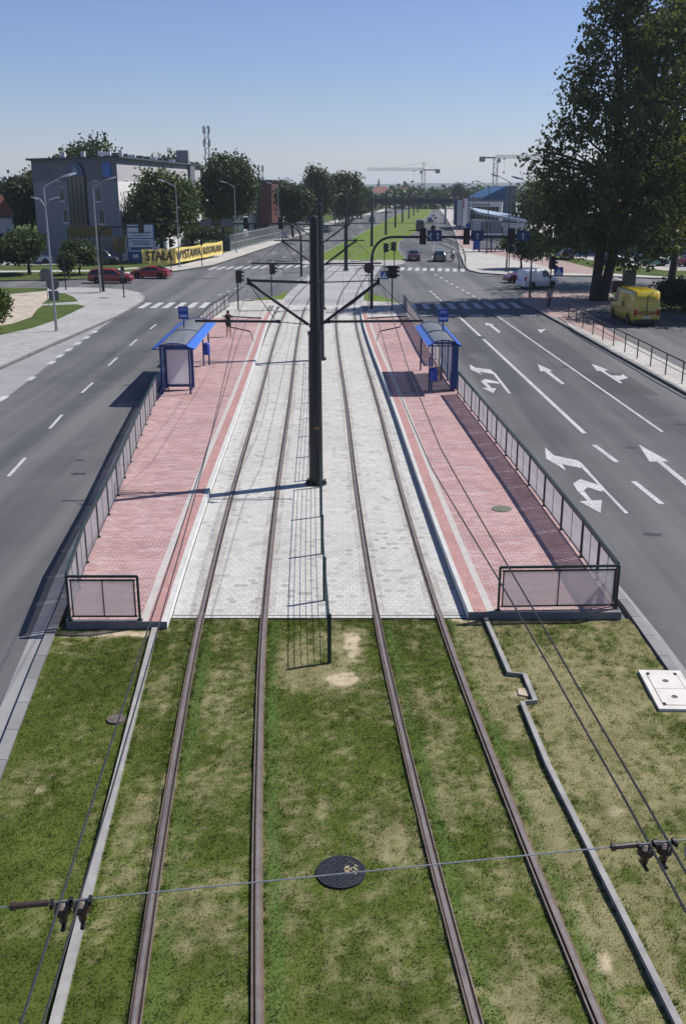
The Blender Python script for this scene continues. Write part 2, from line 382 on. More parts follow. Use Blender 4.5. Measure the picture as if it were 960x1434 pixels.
def blob(x, y, r, k, sx=1.0):
    q = random.Random(k); return [(x+sx*r*q.uniform(.6,1.2)*math.cos(2*math.pi*i/14), y+r*q.uniform(.6,1.2)*math.sin(2*math.pi*i/14)) for i in range(14)]
b = MB()
for i, (u, v, r_) in enumerate(((672,472,.38),(676,474,.25))): b.flat(blob(*G(u,v), r_, i, .8), 3*MARK)
b.build('tar_blotch', m_tar, road_o)
b = MB()
for i, (x, y, r_) in enumerate(((-8.9,39,.16),(-9.6,35.2,.12),(-9.2,33.4,.2),(-11.2,27,.18),(8.9,27,.2),(12.4,55,.25),(-13.9,60,.2),(-10.9,66,.22),(11,37,.16),(14.2,41,.2))): b.flat(blob(x, y, r_, 40+i, 1.6), MARK*.6)
b.build('oil_stain', m_tar, road_o)
b = MB(); b.flat([(12.6,47.5),(15.2,47.2),(15.0,53.2),(12.5,53.4)], MARK*.5); b.flat([(-15.3,24),(-13.2,24.3),(-13.6,35),(-15.6,34.8)], MARK*.5); b.flat([(7.3,60),(8.5,60),(8.4,69),(7.2,69)], MARK*.5); b.build('repair_patch', m_rep, road_o)
# zebra crossings
def zebra(p0, p1, n, length, w, dirx=0.0, first=0):
    out = []
    for i in range(n):
        t = (i + .5) / n; x = p0[0] + (p1[0]-p0[0])*t; y = p0[1] + (p1[1]-p0[1])*t
        out.append([(x-w/2-dirx*length/2, y-length/2), (x+w/2-dirx*length/2, y-length/2), (x+w/2+dirx*length/2, y+length/2), (x-w/2+dirx*length/2, y+length/2)])
    return out
mark('zebra_crossing', zebra((-17.2,85.4), (-10.2,85.6), 7, 4.2, .52))
J('zebra_crossing', zebra((5.3,84.6), (16.2,85.4), 10, 4.2, .52))
J('zebra_crossing', zebra((-16.5,125.5), (-4.2,129.8), 12, 4.6, .5, .1))
J('zebra_crossing', zebra((6.8,125.0), (14.8,122.6), 9, 4.4, .5, .1))
gd = []
for i in range(11):
    a = (-11.5 + i*.45, 93.5 + i*3.05); gd.append(quadline(a, (a[0]+.2, a[1]+1.3), .16))
for i in range(8):
    a = (-5.3 + i*.42, 106 + i*2.6); gd.append(quadline(a, (a[0]+.2, a[1]+1.2), .16))
for i in range(11):
    a = G(608 + i*7.6, 384 + i*4.25); b = G(611 + i*7.6, 386 + i*4.25); gd.append(quadline(a, b, .2))
for i in range(4):
    a = G(601 + i*4.6, 407 + i*4.1); b = G(604.5 + i*4.6, 409.6 + i*4.1); gd.append(quadline(a, b, .2))
for x, y in ((812,381),(835,385),(858,388)): gd.append(quadline(G(x,y), G(x+16,y+6), .25))
J('guide_line', gd)
# far carriageway dashes
fd = []
for Y in range(136, 420, 9):
    cx = 11.2 + (Y-130)*.094 + (0 if Y < 200 else .4); fd.append(quadline((cx, Y), (cx+.3, Y+3), .16))
    lx = -9.5 + (Y-136)*.112; fd.append(quadline((lx, Y), (lx+.33, Y+3), .16)); lx -= 3.2
    if Y < 240: fd.append(quadline((lx, Y), (lx+.33, Y+3), .16))
mark('lane_line', fd)

# near left pavement with bus bay
kl = [(-24,-30),(-21,20),(-19.4,44),(-18.75,54.4),(-18.3,62),(-17.7,70),(-17.2,77),(-17.15,83),(-17.2,87.5),(-17.7,91),(-18.9,95),(-20.8,98),(-23,99.4),(-26,100.2),(-34,99.4),(-150,99.0)]
struct(MB().prism(kl + [(-150,-30)], -.2, .12).build('pavement', m_slab))
struct(MB().curb(kl, .18, -.1, .128, 1).build('kerb', m_kerb))
struct(MB().flat([(-21.3,-30),(-15.6,-30),(-15.9,46),(-16.6,57),(-17.1,69),(-17.3,77.5),(-17.6,71),(-18.2,62),(-18.7,54),(-19.35,44),(-20.95,20)], MARK).build('bus_bay', m_bay))
mark('bay_line', bd, 2*MARK)
def PX(l): return GP(l)
gl = PX([(-60,482),(0,472),(45,462),(80,450),(120,431),(108,428),(60,430),(52,436),(45,446),(20,455),(-60,470)])
tag(MB().flat(gl, .126).build('grass_verge', m_verge), 'long tongue of grass on the grey pavement beside the lamp post', 'grass', kind='stuff')
tag(MB().flat(PX([(58,428),(110,424),(104,418),(92,413),(80,412)]), .126).build('grass_verge', m_verge), 'small triangle of grass behind the round sign', 'grass', kind='stuff')
tag(MB().flat(PX([(-120,418),(0,415),(65,409),(68,405),(0,404),(-120,404)]), .126).build('grass_verge', m_verge), 'thin grass strip along the near side of the left cross street', 'grass', kind='stuff')
struct(MB().flat(PX([(-120,470),(-20,462),(20,455),(45,446),(52,436),(60,430),(70,420),(66,410),(0,416),(-120,420)]), .123).build('sand', m_sand))
# near right pavement
kr = [(19.0,-30),(17.2,35),(16.45,47),(16.1,60),(15.85,72),(15.6,80),(15.3,86),(15.5,90),(16.6,94),(19.5,96.8),(24,97.6),(40,95.5),(150,92)]
struct(MB().prism(kr + [(150,-30)], -.2, .12).build('pavement', m_slabp))
struct(MB().curb(kr, .18, -.1, .13, -1).build('kerb', m_kerb))
struct(MB().flat([(15.6,80),(15.3,86.2),(15.8,90.5),(17,94),(20,96.6),(24.6,97.2),(24,86),(18.6,80),(18.2,64),(17.2,64)], .125).build('pavement', m_pinkslab))
struct(MB().flat([(20,-30),(18.6,46),(18.2,66),(18.5,79.5),(24,85.5),(44,84),(44,-30)], .128).build('parking_yard', m_asphalt))
tag(MB().flat([(23.5,83),(25,96.2),(40,94.8),(90,92.5),(90,76),(27,76)], .132).build('grass_verge', m_verge), 'shaded grass verge under the big poplar and hedge', 'grass', kind='stuff')
# far right pavement
fr = [(150,108),(60,107),(37,109.4),(28,113.5),(22.5,114.2),(18.5,115.2),(15.8,117.5),(14.9,121.5),(15.1,127),(17.0,150),(20.0,180),(24.5,228),(32,320),(41,441),(60,700)]
struct(MB().prism(fr + [(170,700)], -.2, .12).build('pavement', m_slabp))
struct(MB().curb(fr, .18, -.1, .13, -1).build('kerb', m_kerb))
struct(MB().flat([(19.3,170),(26,122),(23.5,118),(30,115.5),(33,118),(27.5,150),(24.5,190),(30,260),(28,260)], .125).build('pavement', m_pinkslab))
tag(MB().flat([(31,116.5),(37,111),(60,108.4),(150,109.4),(150,124),(52,119),(38,121),(30.5,150),(27,190),(25.5,190),(28.4,150)], .128).build('grass_verge', m_verge), 'grass strip in front of the car park on the right', 'grass', kind='stuff')
struct(MB().flat([(40,122),(54,120),(150,125),(150,200),(60,200),(34,200)], .128).build('car_park', m_bay))
# far left side
fl = [(-150,107.5),(-36,107.9),(-28.5,109.4),(-24,113.5),(-21.2,117.5),(-19,122),(-16.3,130.2),(-14.2,150),(-11.9,173.5),(-8.5,215),(-4.4,258),(5,340),(17.6,428),(45,700)]
struct(MB().prism(fl + [(-170,700)], -.2, .12).build('verge_ground', m_verge))
struct(MB().curb(fl, .18, -.1, .128, 1).build('kerb', m_kerb))
def offs(path, d):
    out = []
    for i, p in enumerate(path):
        a, b = path[max(i-1,0)], path[min(i+1,len(path)-1)]; dx, dy = b[0]-a[0], b[1]-a[1]; m = math.hypot(dx,dy); out.append((p[0]-dy/m*d, p[1]+dx/m*d))
    return out
fw = fl[3:]
struct(MB().flat(offs(fw, .18) + offs(fw, 4.0)[::-1], .125).build('pavement', m_slabp))
struct(MB().flat([(-150,118.5),(-40,118.2),(-28,119.5),(-24.6,124),(-25.4,126),(-29,121.8),(-40,120.6),(-150,121)], .125).build('pavement', m_slabp))
struct(MB().flat([(-150,127),(-60,127),(-30,131),(-28,140),(-60,150),(-150,150)], .125).build('parking_yard', m_bay))
# tram median beyond the crossing
ml = [(-4.9,139.2),(-3.2,152),(-1.2,173.5),(3.2,215),(8,262),(18,360),(26,430),(52,700)]
mr = [(8.6,139),(8.7,150),(8.9,165),(10.2,186),(13.0,207),(15.8,225),(23,300),(33.5,400),(41.6,485),(61,700)]
mfront = [(7.9,131.5),(6.6,128.6)]
struct(MB().prism(ml[::-1] + [(-6.2,133.5),(-5.2,131)] + mfront[::-1] + mr, -.2, .10).build('tram_median', m_slab))
struct(MB().curb(mfront[::-1] + mr, .16, -.1, .128, 1).build('kerb', m_kerb))
struct(MB().curb([(-5.2,131),(-6.2,133.5)] + ml, .16, -.1, .128, -1).build('kerb', m_kerb))
tag(MB().flat([(x+.2,y) for x, y in ml[::-1]] + [(7.9,139)] + [(x-.2,y) for x, y in mr], .106).build('median_lawn', m_lawn), 'bright green lawn along the far tram median', 'grass', kind='stuff')

# tram bed: paved from the stop to the median
ys = yr(21.0, 139, 2)
struct(MB().ribbon([(C(Y)-3.42,Y) for Y in ys if Y <= 86], [(C(Y)+3.36,Y) for Y in ys if Y <= 86], .05).build('tram_bed', m_bed))
ys2 = [Y for Y in ys if Y >= 84]
struct(MB().ribbon([(C(Y)-3.7,Y) for Y in ys2], [(C(Y)+3.7,Y) for Y in ys2], .012).build('tram_crossing', m_junction))
# platforms
def platform(label, side):
    Y0, Y1 = (20.42, 84.0) if side < 0 else (20.95, 84.0)
    ys = yr(Y0, Y1, 3)
    inn = (lambda Y: C(Y) - 3.45 - max(0, Y-60)*.012) if side < 0 else (lambda Y: C(Y) + 3.38 - .16*float(ss(np.array(Y), 30, 75)))
    out = LO if side < 0 else RO
    root = empty('tram_platform', ((inn(Y0)+out(Y0))/2, Y0, 0), label, 'tram platform'); off = root.location
    zt = lambda Y: .25 if Y < 72 else .25 - .11*min(1, (Y-72)/10)
    a, b = [(inn(Y), Y) for Y in ys], [(out(Y), Y) for Y in ys]
    s = side
    def strip(f0, f1, dz, name, m, ya=Y0, yb=Y1, skirt=False):
        yy = yr(ya, yb, 3); bm = MB(); n = len(yy)
        vs = [(f0(Y), Y, zt(Y)+dz) for Y in yy] + [(f1(Y), Y, zt(Y)+dz) for Y in yy]
        fs = [(i, i+1, n+i+1, n+i) for i in range(n-1)]
        if f0(ya) < f1(ya): fs = [f[::-1] for f in fs]
        if skirt:
            k = len(vs); vs += [(p[0], p[1], -.1) for p in vs]
            fs += [(i, i+1, k+i+1, k+i) for i in range(n-1)] + [(n+i, n+i+1, k+n+i+1, k+n+i) for i in range(n-1)] + [(0, n, k+n, k), (n-1, 2*n-1, k+2*n-1, k+n-1)]
        return bm.add(vs, fs).build(name, m, root, off=off)
    strip(inn, out, 0, 'slab', mat('platform_concrete', (.16,.16,.16), .9, var=.25, scale=1.2), skirt=True)  # concrete darkened to carry the shade of the near end face
    w = abs(inn(Y0)-out(Y0))
    yy = yr(Y0, Y1, 3); fb = MB(); n = len(yy); vs = [(inn(Y)-s*.004, Y, zt(Y)-.002) for Y in yy] + [(inn(Y)-s*.004, Y, .03) for Y in yy]
    fb.add(vs, [(i, i+1, n+i+1, n+i) if s > 0 else (i, n+i, n+i+1, i+1) for i in range(n-1)]).build('edge_face', m_concl, root, off=off)  # pale strip, sunlight on the track-side face put into its colour
    strip(lambda Y: inn(Y)+s*.0, lambda Y: inn(Y)+s*.12, .004, 'edge_stone', mat('edge_stone', (.46,.455,.435), .85, var=.15, scale=2))
    strip(lambda Y: inn(Y)+s*.12, lambda Y: inn(Y)+s*.43, .004, 'edge_band', m_redband, Y0+.02, 80)
    strip(lambda Y: inn(Y)+s*.43, lambda Y: inn(Y)+s*.60, .005, 'guide_strip', m_guide, Y0+.02, 80)
    strip(lambda Y: inn(Y)+s*.60, lambda Y: out(Y)-s*.02, .004, 'paving', m_red, Y0+.12, 75)
    strip(lambda Y: inn(Y)+s*.60, lambda Y: out(Y)-s*.02, .004, 'end_paving', m_slabp, 75, Y1)
    return root
platform('pink paved tram platform on the left of the tracks', -1)
platform('pink paved tram platform on the right of the tracks', 1)
# outer kerb shelves of the stop island and of the grass bed
def kerbstrip(f, s):
    ys = yr(-20, 84, 3); b = MB(); b.curb([(f(Y), Y) for Y in ys], .21, -.1, .115, s); return struct(b.build('kerb', m_kerb))
def LK(Y): return (LO(Y) - .38) if Y >= 21 else -6.70 + (21-Y)*.115
def RK(Y): return (RO(Y) + .36) if Y >= 23 else 6.81 + (23-Y)*.012
kerbstrip(LK, -1); kerbstrip(RK, 1)
struct(MB().flat([(LK(Y)-.02,Y) for Y in yr(-20,84,4)] + [(LK(Y)-.34,Y) for Y in yr(-20,84,4)][::-1], MARK).build('gutter', m_bay))
struct(MB().flat([(RK(Y)+.02,Y) for Y in yr(-20,40,4)] + [(RK(Y)+.22,Y) for Y in yr(-20,40,4)][::-1], MARK).build('gutter', m_bay))
struct(MB().flat([(C(84)-3.2,84),(-9.6,84),(-9.9,86.5),(-8.5,89.5),(C(90)-3.5,90.5)], .05).build('pavement', m_slabp))
struct(MB().flat([(C(84)+3.3,84),(5.2,84),(5.2,86.5),(3.5,90),(C(90)+3.4,90)], .05).build('pavement', m_slabp))
for p, lb in (([(-8.6,88.6),(-6.0,92.5),(C(95)-3.8,97),(C(89)-3.6,89.6)], 'little wedge of grass at the far end of the left platform'), ([(4.9,87.2),(3.7,91.5),(C(95)+3.6,96),(C(88)+3.5,88.6)], 'little wedge of grass at the far end of the right platform')):
    tag(MB().flat(p, .058).build('grass_patch', m_lawn), lb, 'grass', kind='stuff')

# ------------------------------------------------------------------ grass bed in the foreground
def vnoise(x, y, scale, seed):
    r = np.random.default_rng(seed); g = r.random((256, 256)); X = x/scale + 500; Y = y/scale + 500
    xi = np.floor(X).astype(int); yi = np.floor(Y).astype(int); u = X - xi; v = Y - yi; u = u*u*(3-2*u); v = v*v*(3-2*v)
    a = g[xi % 256, yi % 256]; b = g[(xi+1) % 256, yi % 256]; c = g[xi % 256, (yi+1) % 256]; d = g[(xi+1) % 256, (yi+1) % 256]
    return (a*(1-u)+b*u)*(1-v) + (c*(1-u)+d*u)*v
CXn = np.array(CX)
yt = np.linspace(-20, 200, 1101); ct = np.array([C(v) for v in yt])
def Cn(y): return np.interp(y, yt, ct)
EDGE_L = [(21.0,-4.23),(20.4,-4.17),(9.4,-3.37),(0,-2.6)]
EDGE_R = [(0,4.72),(9.4,3.98),(14.8,3.56),(16.95,3.49)]
def dryness(x, y):
    rel = x - Cn(y)
    n = .24*vnoise(x, y*.7, 1.0, 1) + .20*vnoise(x, y*.7, .40, 2) + .24*vnoise(x, y, .17, 3) + .20*vnoise(x, y, .075, 4) + .12*vnoise(x, y*.06, .10, 8)
    b = np.full_like(x, -.040)
    b = b + .115*ss(rel, 2.7, 3.1) - .02*ss(rel, 4.3, 5.2)                     # tired strip beyond the last rail
    b = b - .10*(1-ss(rel, -4.2, -2.75))                                       # lush left part
    b = b + .05*ss(y, 8.5, 3)
    for r in (-2.755, -1.285, 1.285, 2.755):                                   # greener seams beside the rails
        d = rel - r; b = b - .12*np.exp(-((d-.22)/.12)**2) - .06*np.exp(-((d+.2)/.1)**2)
    b = b + .32*np.exp(-(((x+.35)/.75)**2 + ((y-18.0)/.55)**2)) + .25*np.exp(-(((x-.15)/.28)**2 + ((y-19.4)/.9)**2)) + .2*np.exp(-(((x+1.15)/.3)**2 + ((y-19)/.9)**2))
    b = b + .22*np.exp(-((y-20.2)/.28)**2) * (rel < -3.6) + .15*np.exp(-((y-20.9)/.4)**2)*(rel > 2.7)*(rel < 3.7)
    b = b + .14*np.exp(-((x-5.0)/1.3)**2-((y-17)/1.2)**2) + .12*np.exp(-((x-2.3)/1.0)**2-((y-8.6)/1.1)**2)
    return ss(n + b, .35, .70)
def bare(x, y):
    n = .6*vnoise(x, y, .5, 11) + .4*vnoise(x, y, .16, 12)
    m = np.exp(-(((x-.05)/.55)**2 + ((y-18.05)/.32)**2)) + np.exp(-(((x-.2)/.22)**2 + ((y-19.5)/.9)**2)) + np.exp(-((y-20.2)/.2)**2)*(x < -4.3)*(x > -6.2) + .8*np.exp(-((y-20.9)/.3)**2)*(x > 2.3)*(x < 3.3)
    m = m + .75*np.exp(-(((x-3.4)/.35)**2 + ((y-17.4)/.25)**2))+.6*np.exp(-(((x-4.35)/.3)**2 + ((y-13.6)/.25)**2))+.6*np.exp(-(((x-3.3)/.3)**2 + ((y-10.3)/.6)**2)) + .5*np.exp(-(((x+5.0)/.16)**2 + ((y-14.2)/.25)**2))+ .5*np.exp(-(((x-5.6)/.7)**2 + ((y-18.6)/.35)**2))
    return ss(n*1.1*m + .1*m, .25, .55)
GREEN0, GREEN1 = np.array([.050,.072,.014]), np.array([.118,.152,.036])
DRY0, DRY1 = np.array([.165,.155,.07]), np.array([.32,.285,.165])
SOIL = np.array([.40,.335,.235]); DARK = np.array([.06,.055,.03])
def grass_cols(x, y, jit, pick=None):
    d = dryness(x, y)[:, None]; k = np.clip(.5*vnoise(x, y, .8, 5)+.5*vnoise(x, y, .15, 6) + jit, 0, 1)[:, None]
    g = GREEN0*(1-k) + GREEN1*k; s = DRY0*(1-k) + DRY1*k
    rel = x - Cn(y); st_ = np.zeros_like(x)
    for r in (-2.755, -1.285, 1.285, 2.755): st_ = np.maximum(st_, np.exp(-((rel-r-.24)/.10)**2))
    st_ = (st_*(.35+.65*vnoise(x, y*.3, .35, 41))*.8)[:, None]; g = g*(1-st_) + np.array([.105,.175,.05])*st_; d = d*(1-.7*st_)
    if pick is not None: d = (pick[:, None] < d*.85 + .07).astype(float)*.8 + d*.2
    return g*(1-d) + s*d, d[:, 0]
bx0, bx1, by0, by1, st = -7.2, 7.4, 2.5, 21.02, .07
nx, ny = int((bx1-bx0)/st), int((by1-by0)/st)
gx, gy = np.meshgrid(np.linspace(bx0, bx1, nx), np.linspace(by0, by1, ny))
lk = np.array([LK(v)+.23 for v in np.linspace(by0, by1, ny)]); rk = np.array([RK(v)-.23 for v in np.linspace(by0, by1, ny)])
gx = np.clip(gx, lk[:, None], rk[:, None]); px_, py_ = gx.ravel(), gy.ravel()
pz_ = .04 + .025*vnoise(px_, py_, .5, 21) + .012*vnoise(px_, py_, .12, 22)
bc, _ = grass_cols(px_, py_, np.zeros_like(px_)); br = bare(px_, py_)[:, None]
bc = bc*.85*(1-br) + SOIL*br*(.8+.4*vnoise(px_, py_, .1, 31))[:, None]
me = bpy.data.meshes.new('grass_bed'); idx = np.arange(nx*ny).reshape(ny, nx)
fq = np.stack([idx[:-1,:-1], idx[:-1,1:], idx[1:,1:], idx[1:,:-1]], -1).reshape(-1, 4)
me.vertices.add(nx*ny); me.vertices.foreach_set('co', np.stack([px_,py_,pz_], 1).astype(np.float32).ravel())
me.loops.add(fq.size); me.loops.foreach_set('vertex_index', fq.astype(np.int32).ravel()); me.polygons.add(len(fq)); me.polygons.foreach_set('loop_start', (np.arange(len(fq))*4).astype(np.int32))
a = me.attributes.new('Col', 'FLOAT_COLOR', 'POINT'); a.data.foreach_set('color', np.concatenate([bc, np.ones((len(bc),1))], 1).astype(np.float32).ravel())
me.update(calc_edges=True); m_turf = attr_mat('turf_soil', 0.0); struct(link('grass_bed', me, m_turf))
N = 520000
yb = 20.98 - (20.98-3.6)*rng.random(N)**1.25; xb = rng.uniform(-6.6, 6.9, N)
rel = xb - Cn(yb)
keep = (xb > np.interp(yb, np.linspace(by0,by1,ny), lk)+.02) & (xb < np.interp(yb, np.linspace(by0,by1,ny), rk)-.02)
for r in (-2.755, -1.285, 1.285, 2.755): keep &= np.abs(rel-r) > .082
el = np.interp(yb, [0,9.4,20.4,21], [-2.6,-3.37,-4.17,-4.23]); keep &= np.abs(xb-el+.035) > .085
er = np.interp(yb, [0,9.4,14.81,16.95,17.05,18.15,18.25,21], [4.72,3.98,3.56,3.49,3.72,3.69,3.41,3.29]); keep &= np.abs(xb-er) > .07
keep &= ((xb+.03)/.36)**2 + ((yb-12.07)/.36)**2 > 1
keep &= ((xb+4.22)/.2)**2 + ((yb-16.44)/.2)**2 > 1
keep &= ~((xb > 5.98) & (xb < 6.85) & (yb > 16.6) & (yb < 18.45))
keep &= bare(xb, yb) < rng.random(N)*.9 + .08
xb, yb = xb[keep], yb[keep]; n = len(xb)
cols, dd = grass_cols(xb, yb, rng.normal(0, .28, n), rng.random(n)); cols *= rng.uniform(.7, 1.3, n)[:, None]
ang = rng.uniform(0, 2*np.pi, n); hgt = rng.uniform(.018, .044, n)*(1-.35*dd); wd = rng.uniform(.006, .012, n); lean = rng.uniform(.012, .05, n); la = rng.uniform(0, 2*np.pi, n)
z0 = .04 + .025*vnoise(xb, yb, .5, 21) - .004
# ragged tufts: along rails, edgings and kerbs, and scattered through the turf
NT_ = 2600; ty = 20.9 - (20.9-3.8)*rng.random(NT_)**1.2; pickk = rng.integers(0, 9, NT_)
tx = np.where(pickk < 4, Cn(ty) + np.array([-2.755,-1.285,1.285,2.755])[pickk % 4] + rng.choice([-1,1], NT_)*rng.uniform(.085,.14,NT_), rng.uniform(-6.0, 6.4, NT_))
tx = np.where(pickk == 4, np.interp(ty, [0,9.4,20.4,21], [-2.6,-3.37,-4.17,-4.23]) + rng.choice([-.14,.07], NT_) + rng.normal(0,.01,NT_), tx)
tx = np.where(pickk == 5, np.interp(ty, [0,9.4,14.81,16.95,17.05,18.15,18.25,21], [4.72,3.98,3.56,3.49,3.72,3.69,3.41,3.29]) + rng.choice([-.13,.07], NT_), tx)
tk = (((tx+.03)/.4)**2 + ((ty-12.07)/.4)**2 > 1) & ~((tx > 5.9) & (tx < 6.9) & (ty > 16.5) & (ty < 18.5)) & (tx > np.interp(ty, np.linspace(by0,by1,ny), lk)+.05) & (tx < np.interp(ty, np.linspace(by0,by1,ny), rk)-.05)
for q_, r_ in enumerate((-2.755,-1.285,1.285,2.755)): tk &= np.abs(tx-Cn(ty)-r_) > .08
tx, ty = tx[tk], ty[tk]; m_ = 11; tx = np.repeat(tx, m_) + rng.normal(0, .028, len(tx)*m_); ty = np.repeat(ty, m_) + rng.normal(0, .035, len(ty)*m_); k_ = len(tx)
tg = (np.array([.06,.105,.02])[None]*rng.uniform(.6,1.5,k_)[:,None]); tdry = rng.random(k_) < .14; tg[tdry] = np.array([.27,.24,.13])
xb = np.concatenate([xb, tx]); yb = np.concatenate([yb, ty]); cols = np.concatenate([cols, tg]); n = len(xb)
hgt = np.concatenate([hgt, rng.uniform(.035,.085,k_)]); wd = np.concatenate([wd, rng.uniform(.004,.009,k_)]); lean = np.concatenate([lean, rng.uniform(.01,.06,k_)])
ang = rng.uniform(0, 2*np.pi, n); la = rng.uniform(0, 2*np.pi, n); z0 = .04 + .025*vnoise(xb, yb, .5, 21) - .004
V = np.empty((n, 3, 3))
V[:,0] = np.stack([xb-np.cos(ang)*wd, yb-np.sin(ang)*wd, z0], 1); V[:,1] = np.stack([xb+np.cos(ang)*wd, yb+np.sin(ang)*wd, z0], 1)
V[:,2] = np.stack([xb+np.cos(la)*lean, yb+np.sin(la)*lean, z0+hgt], 1)
CC = np.repeat(np.concatenate([cols, np.ones((n,1))], 1), 3, 0)
g = quads('grass', V.reshape(-1,3), attr_mat('grass_blades', .5), None, CC, 3)
tag(g, 'mown patchy grass between the tram rails in the foreground', 'grass', kind='stuff')

# ------------------------------------------------------------------ tram tracks
m_worn = mat('worn_steel', (.30,.28,.265), .32, .55, var=.3, scale=3)
def stain_mat():
    t = NT('rust_dust'); d = t.n('ShaderNodeBsdfDiffuse'); d.inputs[0].default_value = (.20,.145,.105,1); tp = t.n('ShaderNodeBsdfTransparent'); m = t.n('ShaderNodeMixShader')
    t.l(t.math('MULTIPLY', t.ramp(t.noise(1.6, 7, .75, t.mapping((1.5,.5,1))), .38, .85), .38), m.inputs[0]); t.l(tp.outputs[0], m.inputs[1]); t.l(d.outputs[0], m.inputs[2]); t.l(m.outputs[0], t.out.inputs[0]); return t.m
m_stain = stain_mat()
for d in (-2.02, 2.02):
    for o in (-.735, .735):
        yy = yr(21.3, 84, 2); struct(MB().ribbon([(C(Y)+d+o-.24,Y) for Y in yy], [(C(Y)+d+o+.24,Y) for Y in yy], .053).build('rust_stain', m_stain, bpy.data.objects['tram_bed']))
def track(label, d):
    root = empty('tram_track', (C(20)+d, 20, 0), label, 'tram track'); off = root.location
    for s in (-1, 1):
        o = d + s*.735
        ysr = yr(-2, 21, .9) + yr(21.4, 140, 2.4) + yr(144, 420, 8)
        def strip(a, b, dz, name, m, par):
            bm = MB(); n = len(ysr); z = lambda Y: (.108 if Y <= 21 else (.062 if Y < 85 else (.026 if Y < 139 else .125))) + dz
            vs = [(C(Y)+o+a, Y, z(Y)) for Y in ysr] + [(C(Y)+o+b, Y, z(Y)) for Y in ysr]; k = len(vs)
            vs += [(p[0], p[1], p[2]-.08) for p in vs]
            fs = [(i, n+i, n+i+1, i+1) for i in range(n-1)] + [(i, i+1, k+i+1, k+i) for i in range(n-1)] + [(n+i+1, n+i, k+n+i, k+n+i+1) for i in range(n-1)]
            return bm.add(vs, fs).build(name, m, par, off=off)
        h = strip(-.035*1, .035, .012, 'rail', m_railhead, root)
        strip(-.012, .014, .0135, 'worn_head', m_worn, h)
        strip(.035*s*-1 if s < 0 else -.070, .070 if s < 0 else -.035, -.012, 'flangeway', m_groove, h)
        strip(.070 if s < 0 else -.088, .088 if s < 0 else -.070, .006, 'guard_lip', m_railhead, h)
        strip(-.070 if s < 0 else .035, -.035 if s < 0 else .070, -.004, 'filler', m_rust, h)
    return root
track('left tram track, its grooved rails worn brown in the grass', -2.02)
track('right tram track, beside the zigzag concrete edging', 2.02)

# drainage grate where grass meets paving
root = empty('drain_channel', (-.5, 20.98, 0), 'dark slotted drain channel crossing the tracks at the edge of the paving', 'drain'); off = root.location
b = MB(); b.box(C(21)-3.42, C(21)+3.34, 20.98, 21.0, .0, .085); b.box(C(21)-3.42, C(21)+3.34, 21.2, 21.22, .0, .056)
x = C(21)-3.40
while x < C(21)+3.32: b.box(x, x+.018, 21.0, 21.2, .0, .046); x += .05
b.build('grate', mat('grate_iron', (.022,.025,.032), .6, .3, var=.4, scale=9), root, off=off)
MB().box(C(21)-3.41, C(21)+3.33, 21.001, 21.199, -.02, .02).build('trough', m_groove, root, off=off)
# concrete edgings
e = MB().curb([(-2.62-.1,0),(-3.37-.1,9.4),(-4.17-.1,20.38)], .125, .0, .135, -1).build('concrete_edging', m_edge)
tag(e, 'straight pale concrete edging in the grass left of the left track', 'edging')
e = MB().curb([(4.72,0),(3.98,9.4),(3.54,14.81),(3.47,16.98),(3.73,17.03),(3.71,18.14),(3.42,18.2),(3.30,20.93)], .09, .0, .15, 1).build('concrete_edging', m_edge)
tag(e, 'grey concrete edging with a zigzag in the grass right of the tracks', 'edging')
# manholes and hatch
def manhole(x, y, r, z, m1, m2, label, seedy):
    root = empty('manhole_cover', (x, y, z), label, 'manhole cover')
    b = MB(); b.lathe([(r*1.0, -.06), (r*1.0, .012), (r*.9, .012), (r*.9, -.01)], 40); b.build('frame', m1, root)
    b = MB(); b.lathe([(r*.89, -.05), (r*.89, .008), (r*.88, .012)], 40)
    k = int(r/.035)
    for i in range(-k, k+1):
        for j in range(-k, k+1):
            px, py = i*.045, j*.045
            if math.hypot(px, py) < r*.82 and (i+j) % 2: b.cbox((px, py, .014), (.03, .03, .012), .78)
    c = b.build('cover', m1, root)
    d = MB(); random.seed(seedy)
    for i in range(60):
        a, q = random.uniform(-.5, 1.1), random.uniform(.15, .78)*r
        px, py = q*math.cos(a), q*math.sin(a)*.8+.02; d.lathe([(random.uniform(.008,.02), 0), (.004, .004)], 6, (px, py, .0125))
    if seedy == 3: d.build('dry_grass', m2, c)['kind'] = 'stuff'
    return root
m_iron = mat('cast_iron', (.03,.033,.04), .5, .4, var=.35, scale=12)
m_straw = mat('straw', (.34,.29,.16), .95)
manhole(-.03, 12.07, .36, .085, m_iron, m_straw, 'round dark cast iron manhole cover in the grass between the tracks', 3)
manhole(-4.22, 16.44, .17, .08, mat('old_iron', (.12,.10,.085), .9, var=.4, scale=14), m_straw, 'small rusty round cover in the grass beside the left edging', 4)
root = empty('hatch_cover', (6.42, 17.53, .09), 'pale rectangular two-panel concrete hatch in the grass by the right kerb', 'hatch', R(-2)); m_hat = mat('hatch_concrete', (.56,.53,.48), .8, var=.1, scale=3)
b = MB(); b.box(-.42,.42,.66,.8,-.1,.03); b.box(-.42,.42,-.8,-.66,-.1,.03); b.box(-.42,-.31,-.66,.66,-.1,.03); b.box(.31,.42,-.66,.66,-.1,.03); b.build('frame', m_hat, root)
for y0, y1 in ((-.645,-.006),(.006,.645)):
    p = MB().box(-.295,.295,y0,y1,-.08,.036).build('panel', m_hat, root)
    b = MB(); b.lathe([(.06,0),(.06,.006),(.045,.006),(.045,.001)], 20, (0,(y0+y1)/2,.036)); b.cbox((.02,(y0+y1)/2-.02,.04),(.035,.02,.008)); b.build('lifting_ring', m_grey, p)
